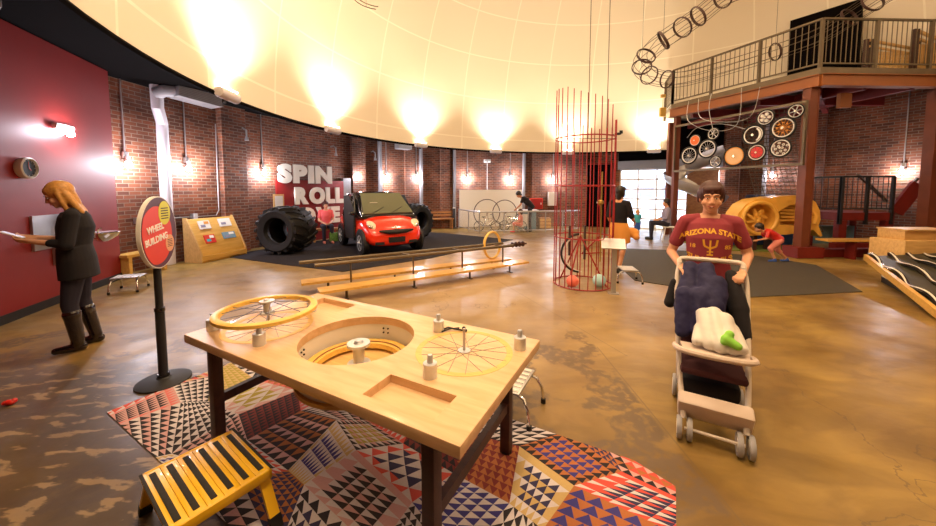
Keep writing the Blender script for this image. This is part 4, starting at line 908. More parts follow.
# ------------------------------------------------------------------ gallery on red columns
gl = thing('steel_gallery', 'rust red steel gallery deck on columns with an orange edge beam', 'gallery', (8.1, 8.1, 0))
DK = [V(p) for p in ((6.62, 11.35), (8.0, 7.95), (11.95, 8.1), (11.7, 9.3), (10.6, 11.6), (8.6, 13.4), (7.1, 12.6))]
DKZ = 4.38
b = MB(); b.prism([(p.x, p.y) for p in DK], .16, Matrix.Translation((0, 0, DKZ - .16))); b.build('deck', M['steelgrey'], gl)
def colm(x, y, w, z0, z1, m='ironred', par=None, nm='column'):
    b = MB(); b.box((x, y, (z0 + z1) / 2), (w, w * .9, z1 - z0)); b.box((x - w / 2, y, (z0 + z1) / 2), (.02, w * 1.05, z1 - z0)); b.box((x + w / 2, y, (z0 + z1) / 2), (.02, w * 1.05, z1 - z0)); b.build(nm, M[m], par or gl)
colm(7.98, 8.12, .19, 0.01, 3.95); colm(11.05, 8.22, .20, 0.01, 3.95); colm(6.78, 11.25, .13, .01, 3.95); colm(7.12, 12.2, .12, .01, 3.95)
for p, q in ((DK[0], DK[1]), (DK[1], DK[2])):
    b = MB(); n2 = V(((q - p).y, -(q - p).x)).normalized() * -.08; b.bar((p.x, p.y, 4.09), (q.x, q.y, 4.09), .10, .26)
    b.bar((p.x, p.y, 4.21), (q.x, q.y, 4.21), .20, .02); b.bar((p.x, p.y, 3.96), (q.x, q.y, 3.96), .20, .02); b.build('edge_beam', M['ironor'], gl)
for (x0, y0), (x1, y1) in (((8.0, 9.6), (11.4, 9.6)), ((7.2, 11.2), (10.8, 11.2)), ((9.2, 8.1), (8.4, 13.2)), ((10.3, 8.1), (9.8, 12.4)), ((8.6, 8.6), (10.9, 10.6))):
    b = MB(); b.bar((x0, y0, 4.05), (x1, y1, 4.05), .12, .26); b.build('joist', M['stairred'], gl)
for x, y in ((8.0, 8.12), ):
    b = MB(); b.box((8.0, 8.1, .13), (.62, .4, .25)); b.build('base_plinth', M['stairred'], gl)
b = MB(); b.bar((8.0, 8.1, .10), (11.0, 8.25, .10), .2, .19); b.build('floor_beam', M['stairred'], gl)
b = MB(); b.box((8.95, 8.3, 3.72), (.26, .1, .34)); b.build('hanging_plate', M['ironor'], gl)
# deck railing
rl2 = thing('gallery_railing', 'grey steel railing with thin balusters around the gallery edge', 'railing', (8, 8, DKZ))
def railing(par, p, q, z, h, posts, gap, mt='steelgrey', r=.022, br=.009, skip=0):
    p, q = V(p), V(q); L = (q - p).length; U_ = V((0, 0, 1))
    b = MB(); b.bar(p + U_ * (z + h), q + U_ * (z + h), .055, .04); b.build('top_rail', M[mt], par)
    b = MB(); b.bar(p + U_ * (z + .10), q + U_ * (z + .10), .04, .03); b.build('lower_rail', M[mt], par)
    for k in range(skip, posts + 1):
        x = p.lerp(q, k / posts); b = MB(); b.box(x + U_ * (z + h / 2 - .15), (.06, .06, h + .30)); b.build('post', M[mt], par)
    nb = int(L / gap)
    for k in range(1, nb):
        x = p.lerp(q, k / nb)
        b = MB(); b.cyl(x + U_ * (z + .10), x + U_ * (z + h), br, n=6); b.build('baluster', M[mt], par)
ed = .03
railing(rl2, (6.66, 11.35, 0), (8.02, 8.0, 0), DKZ, 1.08, 3, .12)
railing(rl2, (8.02, 8.0, 0), (11.9, 8.12, 0), DKZ, 1.08, 3, .115, skip=1)
railing(rl2, (7.1, 12.55, 0), (6.66, 11.35, 0), DKZ, 1.08, 1, .13, skip=0)
# lattice gates and rods upstairs
t = thing('lattice_gate', 'wooden lattice gate propped on the gallery behind the railing', 'gate', (9.95, 8.5, DKZ)); 
for x in (-.35, -.22, .9):
    b = MB(); b.box((x, 0, .42), (.07, .07, .84)); b.build('gate_post', M['darkwood'], t, world=False)
b = MB(); b.bar((-.3, 0, .82), (.9, 0, .60), .05, .05); b.bar((-.3, 0, .68), (.9, 0, .48), .04, .04); b.build('top_bar', M['ply'], t, world=False)
b = MB()
for k in range(14): b.box((-.12 + k * .075, 0, .28), (.03, .03, .54))
for k in range(6): b.box((.38, .03, .05 + k * .09), (1.05, .012, .02))
b.build('lattice', M['ply'], t, world=False)
t = dup(t, 'wooden lattice screen at the far end of the gallery beside the edge of view', (10.75, 8.35, DKZ)); t.scale = (.6, 1, 1.2)
# dark doorway box in the dome
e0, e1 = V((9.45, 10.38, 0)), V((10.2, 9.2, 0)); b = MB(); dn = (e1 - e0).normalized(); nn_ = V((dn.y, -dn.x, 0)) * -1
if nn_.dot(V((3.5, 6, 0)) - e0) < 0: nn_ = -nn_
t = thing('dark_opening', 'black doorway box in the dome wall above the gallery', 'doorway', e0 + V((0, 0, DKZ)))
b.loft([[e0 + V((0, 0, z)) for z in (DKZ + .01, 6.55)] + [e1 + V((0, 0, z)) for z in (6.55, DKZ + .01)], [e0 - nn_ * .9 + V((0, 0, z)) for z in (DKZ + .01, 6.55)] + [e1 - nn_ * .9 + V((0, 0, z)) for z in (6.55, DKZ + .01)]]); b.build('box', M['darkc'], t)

# stair landing and flight
sr = thing('red_staircase', 'dark red steel staircase landing with black railing beneath the gallery', 'staircase', (10.4, 9.0, 0))
LX0, LX1, LY0, LY1, LZ = 9.55, 10.95, 8.75, 9.75, 1.02
b = MB(); b.box(((LX0 + LX1) / 2, (LY0 + LY1) / 2, LZ - .10), (LX1 - LX0, LY1 - LY0, .20)); b.build('landing', M['stairred'], sr)
for x, y in ((LX0 + .1, LY0 + .08), (LX1 - .1, LY0 + .08), (LX0 + .1, LY1 - .08), (LX1 - .1, LY1 - .08)): b = MB(); b.box((x, y, .41), (.2, .14, .81)); b.build('leg', M['stairred'], sr)
b = MB(); b.bar((LX1, LY0, LZ), (11.35, LY0 - .1, 1.75), .08, .3); b.build('stringer', M['stairred'], sr)
b = MB(); b.bar((LX0 - .3, 8.62, .13), (LX1 + .2, 8.70, .13), .15, .26); b.build('floor_channel', M['stairred'], sr)
for k in range(5): b = MB(); b.box((LX1 + .06 + k * .08, LY0 + .35, LZ + .1 + k * .16), (.12, .7, .03)); b.build('tread', M['steelgrey'], sr)
railing(sr, (LX0, LY0, 0), (LX1 - .1, LY0, 0), LZ, .92, 2, .12, 'black')
railing(sr, (LX0, LY0 + .02, 0), (LX0, LY1, 0), LZ, .92, 1, .14, 'black')
b = MB(); b.bar((10.15, 8.95, 2.0), (11.2, 9.15, 1.3), .06, .05); b.bar((LX1 - .1, LY0, LZ + .12), (11.45, LY0, 1.9), .05, .05); b.build('stair_rail', M['steelgrey'], sr)
b = MB(); b.box((10.3, 9.6, .35), (1.1, .1, .5)); tag(b.build('window_board', M['pblue']), 'grey blue low board behind the staircase legs', 'board')
# bench plank right
t = thing('plank_bench', 'long brown plank bench between the thick column and the plywood steps', 'bench', (9.3, 7.75, 0))
b = MB(); b.bar((8.25, 7.92, .44), (10.5, 7.85, .44), .3, .045); b.build('seat', M['pine'], t)
for x in (8.9, 9.6, 10.2): b = MB(); b.box((x, 7.88, .21), (.06, .2, .42)); b.build('leg', M['stairred'], t)

# ------------------------------------------------------------------ framed display of wheels
wf = thing('wheel_display_frame', 'grey steel frame hung between two gallery columns to hold the display wheels', 'frame', (7.4, 9.6, 2.1))
FA_, FB_ = V((6.74, 11.12, 0)), V((7.86, 8.02, 0)); fd = (FB_ - FA_).normalized(); fn = V((fd.y, -fd.x, 0)); FL = (FB_ - FA_).length
if fn.dot(-FA_) < 0: fn = -fn
for z0, z1 in ((3.62, 3.62), (2.2, 2.2)):
    b = MB(); b.bar(FA_ + fn * .12 + V((0, 0, z0)), FB_ + fn * .12 + V((0, 0, z1)), .05, .06); b.build('rail', M['steelgrey'], wf)
for s in (0, FL):
    b = MB(); p = FA_ + fd * s + fn * .12; b.bar(p + V((0, 0, 2.17)), p + V((0, 0, 3.65)), .05, .05); b.build('upright', M['steelgrey'], wf)
WH_ = [(0.529, 2.655, .27, 'white', 'wire', 'silver cross spoked wheel, lowest at the outer edge of the frame'), (0.731, 3.082, .18, 'black', 'disc_orange', 'small wheel with an orange centre disc'), (1.237, 3.206, .175, 'white', 'bar', 'small pale wheel above the large silver wheel'), (1.110, 2.793, .275, 'white', 'wire', 'large silver spoked wheel beside the orange disc wheel'), (1.331, 2.407, .17, 'white', 'bar', 'smallest silver wheel at the bottom of the frame'), (1.856, 2.512, .28, 'tan', 'disc_tan', 'dark tyred wheel with a solid tan disc'),  # wheel positions taken from image pixels, projected onto the frame plane
       (2.261, 3.017, .26, 'white', 'crescent', 'black wheel with a white crescent in its spokes'), (2.387, 2.557, .22, 'red', 'spider', 'bright red centred wheel'), (2.516, 3.409, .20, 'white', 'balls', 'wheel filled with round pale discs'), (2.894, 2.613, .23, 'white', 'blob', 'wheel packed with pale curly pieces'), (2.898, 3.093, .265, 'white', 'multi', 'largest wheel, with orange beads on its spokes'), (3.149, 3.430, .17, 'white', 'bar', 'small black wheel at the top corner nearest the thick column')]
for i, (u, v, r, rc, kind, lb) in enumerate(WH_):
    c = FA_ + fn * .14 + fd * u + V((0, 0, v)) + fn * (.02 + .045 * (i % 2)); t = thing('wheel', 'framed display: ' + lb, 'wheel', c, math.atan2(fd.y, fd.x), 'bicycle and cart wheels in the steel frame')
    # local x along frame, local y = normal-ish, z up
    b = MB(); b.torus((0, 0, 0), (0, 1, 0), r * .93, r * .085, 40, 8, rx=.022); b.build('tyre', M['rubber'], t, world=False)
    b = MB(); b.torus((0, 0, 0), (0, 1, 0), r * .80, r * .05, 40, 6, rx=.014); b.build('rim', M['white'] if rc != 'tan' else M['orange'], t, world=False)
    b = MB(); b.cyl((0, -.04, 0), (0, .04, 0), r * .12, n=14); b.build('hub', M['chrome'], t, world=False)
    def sp(n_, rr, m_, nm='spokes'):
        b = MB()
        for k in range(n_): a = 2 * PI * k / n_ + .2; b.cyl((0, 0, 0), (r * .8 * math.cos(a), 0, r * .8 * math.sin(a)), rr, n=5)
        b.build(nm, M[m_], t, world=False)
    if kind == 'wire': sp(14, .004, 'galv')
    if kind == 'bar': sp(6, .012, 'galv')
    if kind == 'crescent':
        sp(10, .008, 'black'); b = MB(); b.prism([(r * .72 * math.cos(a), r * .72 * math.sin(a)) for a in [R(-60 + 10 * k) for k in range(13)]] + [(r * .55 * math.cos(a) - .0, r * .62 * math.sin(a)) for a in [R(60 - 10 * k) for k in range(13)]], .012, frame((0, -.01, 0), V((1, 0, 0)), V((0, 0, 1)), V((0, -1, 0)))); b.build('crescent', M['white'], t, world=False)
    if kind == 'multi':
        sp(16, .005, 'orange')
        for k in range(8): a = 2 * PI * k / 8; b = MB(); b.sph((r * .45 * math.cos(a), -.01, r * .45 * math.sin(a)), .02, n=8); b.build('bead', M['orange'], t, world=False)
    if kind.startswith('disc'): b = MB(); b.lathe((0, 0, 0), [(r * .1, -.012), (r * .76, -.008), (r * .76, .008), (r * .1, .012)], 36, ax=(0, 1, 0)); b.build('disc', mat('tan_disc_plate', (.72, .45, .22), .5) if 'tan' in kind else M['orange'] if 0 else mat('orange_plate', (.8, .16, .02), .5), t, world=False)
    if kind == 'spider':
        b = MB(); b.lathe((0, 0, 0), [(r * .1, -.008), (r * .62, -.006), (r * .62, .006), (r * .1, .008)], 30, ax=(0, 1, 0)); b.build('disc', M['red'], t, world=False); sp(8, .012, 'cagered', 'bars')
    if kind == 'balls':
        sp(6, .006, 'galv')
        for k in range(5): a = 2 * PI * k / 5; b = MB(); b.lathe((r * .42 * math.cos(a), 0, r * .42 * math.sin(a)), [(r * .19, -.02), (r * .19, .02)], 16, ax=(0, 1, 0)); b.build('disc', M['whitepl'], t, world=False)
    if kind == 'blob':
        for k in range(11): a = 2.4 * k; q = r * .7 * math.sqrt((k + .5) / 11); b = MB(); b.torus((q * math.cos(a), 0, q * math.sin(a)), (0, 1, 0), r * .09, r * .045, 12, 6); b.build('curl', M['whitepl'], t, world=False)
# cables looping above the wheels
b = MB(); 
for k, (pts) in enumerate((((6.9, 10.7, 4.3), (6.85, 10.6, 3.7), (7.1, 10.0, 3.3), (7.4, 9.4, 3.35), (7.4, 9.3, 4.3)), ((7.0, 10.4, 4.3), (7.0, 10.3, 3.75), (7.25, 9.8, 3.5), (7.5, 9.1, 3.5), (7.55, 8.9, 4.2)), ((7.1, 10.0, 4.35), (7.05, 10.0, 3.9), (7.15, 9.9, 3.2)), ((6.9, 10.7, 3.2), (7.0, 10.4, 3.45), (7.25, 9.8, 3.45), (7.5, 9.2, 3.2)))): 
    P_ = [V(p) + fn * .18 for p in pts]; out = []
    for i in range(len(P_) - 1):
        a_, b1, c_, d_ = P_[max(i - 1, 0)], P_[i], P_[i + 1], P_[min(i + 2, len(P_) - 1)]
        for s in range(6):
            u = s / 6; out.append(.5 * ((2 * b1) + (c_ - a_) * u + (2 * a_ - 5 * b1 + 4 * c_ - d_) * u * u + (3 * b1 - a_ - 3 * c_ + d_) * u ** 3))
    b.tube(out + [P_[-1]], .008, 5)
tag(b.build('looping_cable', M['galv']), 'thin pale cables looping down over the framed wheels from the gallery', 'cable')

# ------------------------------------------------------------------ hanging wire spiral track
def spline(P_, m=8):
    P_ = [V(p) for p in P_]; out = []
    for i in range(len(P_) - 1):
        a_, b1, c_, d_ = P_[max(i - 1, 0)], P_[i], P_[i + 1], P_[min(i + 2, len(P_) - 1)]
        for s in range(m):
            u = s / m; out.append(.5 * ((2 * b1) + (c_ - a_) * u + (2 * a_ - 5 * b1 + 4 * c_ - d_) * u * u + (3 * b1 - a_ - 3 * c_ + d_) * u ** 3))
    return out + [P_[-1]]
path = spline([(8.6, 8.6, 6.95), (7.3, 8.2, 6.45), (5.9, 8.0, 6.0), (5.25, 8.0, 5.55), (4.75, 8.0, 5.2), (4.35, 8.2, 4.92), (4.25, 8.6, 4.68), (4.7, 9.0, 4.52), (5.75, 9.5, 4.6), (7.0, 9.7, 4.95), (8.2, 9.4, 5.28), (8.9, 8.9, 5.5), (9.1, 8.3, 5.75), (9.2, 7.6, 5.95), (9.4, 6.9, 6.05)], 10)
ht = thing('wire_spiral_track', 'hanging tunnel of thin wires and hoops curving above the gallery', 'sculpture', (6, 8.5, 5))
RT = .20; frs = []; xv = None
for i, p in enumerate(path):
    d = (path[min(i + 1, len(path) - 1)] - path[max(i - 1, 0)]).normalized(); z = V((0, 0, 1)); x = d.cross(z).normalized(); y = x.cross(d); frs.append((p, x, y, d))
for k in range(7):
    a = 2 * PI * k / 7; b = MB(); b.tube([p + x * RT * math.cos(a) + y * RT * math.sin(a) for p, x, y, d in frs], .0065, 5); b.build('wire', M['cable'], ht)
for j, i in enumerate((14, 22, 31, 38, 46, 55, 62, 69, 76, 100, 118, 124, 130, 135)):
    p, x, y, d = frs[min(i, len(frs) - 1)]; b = MB(); b.torus(p, d + x * .2 * (j % 3 - 1), RT + .02, .012, 36, 6, rx=.03); b.build('hoop', M['darkwood'], ht)
b = MB()
for i in (14, 46, 62, 100): p = frs[i][0]; b.cyl(p, (p.x, p.y, DZ + 7.0 * math.sqrt(max(.02, 1 - ((p.x - 3.5) ** 2 + (p.y - 6) ** 2) / DR ** 2)) - .1), .004, n=5)
b.build('hanger', M['cable'], ht)
b = MB(); b.box((0, 0, 0), (.16, .1, .28)); b.cyl((0, 0, .14), (0, 0, .45), .01); b.box((0, 0, .5), (.12, .08, .1)); b.cyl((0, 0, -.14), (0, 0, -1.1), .005, n=5); o = b.build('pulley_box', M['brass'], world=False); o.location = (6.15, 11.0, 4.05); tag(o, 'dull yellow pulley box hanging at the outer corner of the gallery', 'pulley')
b = MB(); AR = [(-2.47, 5.73), (-2.38, 5.57), (-2.24, 5.46), (-2.07, 5.39), (-1.92, 5.36)]
for dx_, dz_ in ((0, 0), (.05, .05)): b.tube(spline([(x + dx_, 7.4, z + dz_) for x, z in AR], 5), .010, 6)
b.cyl((-2.12, 7.4, 5.41), (-2.12, 7.4, 9.3), .003, n=4); tag(b.build('hanging_arc', M['cable']), 'pair of short curved dark rods hanging alone against the dome', 'mobile')

# rope net and slide behind the gallery
nt_ = thing('rope_net', 'dark rope net draping down behind the thick red column', 'net', (8.4, 9.6, 1))
b = MB(); NU, NV = 11, 30
def np_(i, j):
    u, v = i / NU, j / NV; return V((7.9 + u * .8 + .75 * v ** 2.2, 10.0 - u * .7 - .25 * v, 3.8 - 3.3 * v))
for i in range(NU + 1): b.tube([np_(i, j) for j in range(0, NV + 1, 2)], .011, 4)
for j in range(NV + 1): b.tube([np_(i, j) for i in range(NU + 1)], .011, 4)
b.build('mesh', M['net'], nt_)
t = thing('metal_chute', 'curved grey metal slide chute behind the framed wheels', 'slide', (7.4, 11.5, 1))
b = MB(); pth = spline([(8.3, 10.9, 3.0), (8.0, 11.8, 2.75), (7.5, 12.2, 2.4), (7.2, 11.9, 2.1), (7.6, 11.3, 1.75), (8.3, 11.2, 1.4)], 6); rg = []
for i, p in enumerate(pth):
    d = (pth[min(i + 1, len(pth) - 1)] - pth[max(i - 1, 0)]).normalized(); x = d.cross(V((0, 0, 1))).normalized(); y = x.cross(d)
    rg.append([p + x * .36 * math.cos(a) + y * .36 * math.sin(a) for a in [R(180 + 15 * k) for k in range(13)]] + [p + x * .34 * math.cos(a) + y * .34 * math.sin(a) for a in [R(360 - 15 * k) for k in range(13)]])
b.loft(rg); b.build('trough', M['galv'], t)
for x, y, z in ((7.35, 12.05, 2.0), (8.2, 11.3, 1.15)): b = MB(); b.cyl((x, y, 0), (x, y, z), .04); b.build('support', M['stairred'], t)
b = MB(); b.bar((8.1, 12.7, 1.2), (9.1, 12.5, 1.2), .06, 2.38); tag(b.build('plywood_door', M['plyred']), 'plain brown door leaf against the brick behind the carved exhibit', 'door')
b = MB(); b.box((9.4, 10.9, .75), (.8, .5, 1.4), bev=.06); tag(b.build('padded_block', M['navypad']), 'dark navy padded block behind the carved yellow exhibit', 'pad')
b = MB(); b.box((8.1, 9.95, .30), (2.2, .7, .5), bev=.03); tag(b.build('low_blue_pad', M['blue']), 'low blue pad behind the legs of the carved yellow exhibit', 'pad')

# ------------------------------------------------------------------ carved yellow exhibit
ye = thing('carved_wooden_body', 'carved yellow wooden car body shape on dark legs with open wheel cavities', 'exhibit', (7.95, 8.95, 0), R(-6))
outl = [(-.98, .52), (-1.02, .72), (-.95, 1.0), (-.80, 1.22), (-.55, 1.36), (-.15, 1.42), (.30, 1.47), (.62, 1.44), (.84, 1.30), (.95, 1.08), (.98, .85), (.94, .70), (1.05, .45), (1.0, .42), (.82, .60), (.55, .52), (.2, .46), (-.2, .44), (-.6, .42), (-.85, .44)]
b = MB(); b.prism([(x, z) for x, z in outl], .5, frame((0, .25, 0), V((1, 0, 0)), V((0, 0, 1)), V((0, -1, 0)))); sh = b.build('body_block', mat('varnished_amber_wood', (.80, .43, .07), .4, var=.25, scale=5, coat=.3), ye, world=False)
c1 = MB(); c1.cyl((-.45, -.6, .88), (-.45, .05, .88), .36, n=40); c2 = MB(); c2.loft([[(x, y, z) for x, z in ((.05, .72), (.0, 1.05), (.25, 1.22), (.72, 1.2), (.80, .95), (.6, .7))] for y in (-.6, .05)]); cut(sh, [c1, c2])
AM = sh.data.materials[0]
b = MB(); b.torus((-.45, -.27, .88), (0, 1, 0), .40, .05, 48, 8, rx=.05); b.build('ring_rim', AM, ye, world=False)
rr_ = random.Random(5)
for k in range(7):
    b = MB(); a = k * .9; p = V((-.45 + .25 * math.cos(a), -.12, .88 + .25 * math.sin(a))); q = V((-.45 + .05 * math.cos(a + 2), -.22, .88 + .1 * math.sin(a + 2))); b.bar(p, q, .07, .06); b.build('inner_strut', AM, ye, world=False)
for k in range(5):
    b = MB(); z = .78 + k * .095; b.bar((.12, -.1 - .03 * (k % 2), z + .04), (.72, -.14, z - .03 * k + .06), .08, .055); b.build('inner_rib', AM, ye, world=False)
b = MB(); b.tube([(.72, -.28, 1.15), (.84, -.30, .95), (.80, -.30, .75)], .05, 8); b.build('rear_arch', AM, ye, world=False)
for x in (-.45, .0, .75):
    b = MB(); b.box((x, 0, .235), (.09, .3, .45)); b.build('leg', M['darkwood'], ye, world=False)

# ------------------------------------------------------------------ wave ramp and plywood steps
rp = thing('wave_ramp', 'low pine ramp carrying wavy black and white tracks beside the plywood steps', 'ramp', (6.8, 5.5, 0))
A_, B_ = V((7.25, 6.17, .38)), V((5.62, 3.88, .04)); A2, B2 = V((9.6, 6.5, .42)), V((8.6, 3.6, .06))
b = MB(); b.bar(A_, B_, .05, .10); b.build('side_rail', M['pine'], rp)
b = MB(); b.loft([[A_ + V((0, 0, .01)), A2, B2, B_ + V((0, 0, .01))], [A_ - V((0, 0, .03)), A2 - V((0, 0, .04)), B2 - V((0, 0, .04)), B_ - V((0, 0, .025))]]); b.build('deck', mat('olive_black_board', (.05, .042, .02), .5, var=.3), rp)
d2 = (B_ - A_).normalized(); s2 = V((.14, -.05, 0))
f0, f1 = A_.lerp(B_, .10), A_.lerp(B_, .70)
b = MB(); b.loft([[V((f0.x, f0.y, .09)) + s2, V((f1.x, f1.y, .06)) + s2, f1 + s2 - V((0, 0, .05)), f0 + s2 - V((0, 0, .05))], [V((f0.x + 1.2, f0.y, .09)), V((f1.x + 1.2, f1.y, .06)), f1 + V((1.2, 0, -.06)), f0 + V((1.2, 0, -.06))]]); b.build('wedge', M['cream'], rp)
b = MB(); b.loft([[V((f0.x, f0.y, .001)) + s2, V((f1.x, f1.y, .001)) + s2, V((f1.x, f1.y, .07)) + s2, V((f0.x, f0.y, .10)) + s2], [V((f0.x + 1.2, f0.y, .001)), V((f1.x + 1.2, f1.y, .001)), V((f1.x + 1.2, f1.y, .07)), V((f0.x + 1.2, f0.y, .10))]]); b.build('plinth', M['black'], rp)
for k in range(6):
    u = .04 + k * .17; p0_, p1_ = A_.lerp(A2, u), B_.lerp(B2, u); pts = []; sv = (A2 - A_).normalized()
    for i in range(41):
        v = i / 40; pts.append(p0_.lerp(p1_, v) + sv * .045 * math.sin(v * 2 * PI * 3 + k * .9) + V((0, 0, .045 + .03 * math.cos(v * 2 * PI * 3 + k * .9))))
    b = MB(); b.loft([[p - sv * .055 + V((0, 0, -.0)), p + sv * .055, p + sv * .055 - V((0, 0, .05)), p - sv * .055 - V((0, 0, .05))] for p in pts]); wv = b.build('wave_track', M['blackg'], rp)
    b = MB(); b.loft([[p - sv * .012 + V((0, 0, .004)), p + sv * .018 * (1 + .8 * math.sin(i * .5)) + V((0, 0, .004)), p + sv * .012 - V((0, 0, .002)), p - sv * .012 - V((0, 0, .002))] for i, p in enumerate(pts)]); b.build('pale_strip', M['letters'], wv)
t = thing('plywood_steps', 'pale plywood box steps standing behind the wave ramp', 'steps', (8.9, 6.9, 0))
b = MB(); b.box((9.15, 6.95, .30), (1.15, .6, .60), bev=.004); b.build('lower_block', M['ply'], t)
b = MB(); b.box((9.22, 7.02, .695), (.98, .46, .19), bev=.004); b.box((9.24, 7.0, .80), (1.06, .52, .03)); b.build('upper_block', M['ply'], t)
b = MB(); b.box((9.5, 6.645, .33), (.3, .02, .14)); b.build('cut_out', M['black'], t)

b = MB(); b.box((0, 0, 0), (.26, .2, .24), bev=.02); b.cyl((0, 0, .1), (0, 0, .5), .02); b.box((.135, 0, 0), (.01, .15, .18)); o = b.build('loudspeaker', M['greypaint'], world=False); o.location = (-4.78, 3.50, 3.52); o.rotation_euler = (0, 0, R(-30)); tag(o, 'small grey loudspeaker hanging at the top of the red partition', 'speaker')
# ------------------------------------------------------------------ people
def hand(b, w, d, pn, s=1, curl=.5, side=1):
    """w wrist, d forward direction, pn palm normal (towards the palm), side: +1 thumb towards d x pn"""
    w, d, pn = V(w), V(d).normalized(), V(pn).normalized(); pn = (pn - d * pn.dot(d)).normalized(); x = d.cross(pn) * side
    for u in (-.028, -.01, .01, .028): b.cap(w + x * u * .6 * s, w + d * .085 * s + x * u * s, .013 * s, .0115 * s, 8)
    for k, (u, L) in enumerate(((.031, .068), (.011, .078), (-.010, .072), (-.030, .056))):
        p = w + d * .088 * s + x * u * s; q0 = d
        for j, f in enumerate((.45, .32, .23)):
            c = curl * (j + .6); dd = (d * math.cos(c) + pn * math.sin(c)).normalized(); q = p + dd * L * f * s; b.cap(p, q, (.0092 - .0008 * j) * s, (.0086 - .0008 * j) * s, 8); p = q
    p = w + d * .022 * s + x * .024 * s; q = p + (d * .6 + x * .75 + pn * .25).normalized() * .042 * s; b.cap(p, q, .0125 * s, .0105 * s, 8)
    b.cap(q, q + (d * .9 + x * .2 + pn * .35).normalized() * .032 * s, .010 * s, .0085 * s, 8)

def torso(b, path, sx, grow=0, k=1):
    """path: [(centre, half width, half depth)]"""
    rings = []
    for i, (c, w, dp) in enumerate(path):
        a = V(path[max(i - 1, 0)][0]); e = V(path[min(i + 1, len(path) - 1)][0]); t = (e - a).normalized(); x = V(sx); x = (x - t * x.dot(t)).normalized(); y = t.cross(x)
        rings.append([V(c) + x * (w + grow) * math.copysign(abs(math.cos(q)) ** .85, math.cos(q)) + y * (dp + grow) * math.sin(q) for q in [2 * PI * j / 28 for j in range(28)]])
    b.loft(rings)

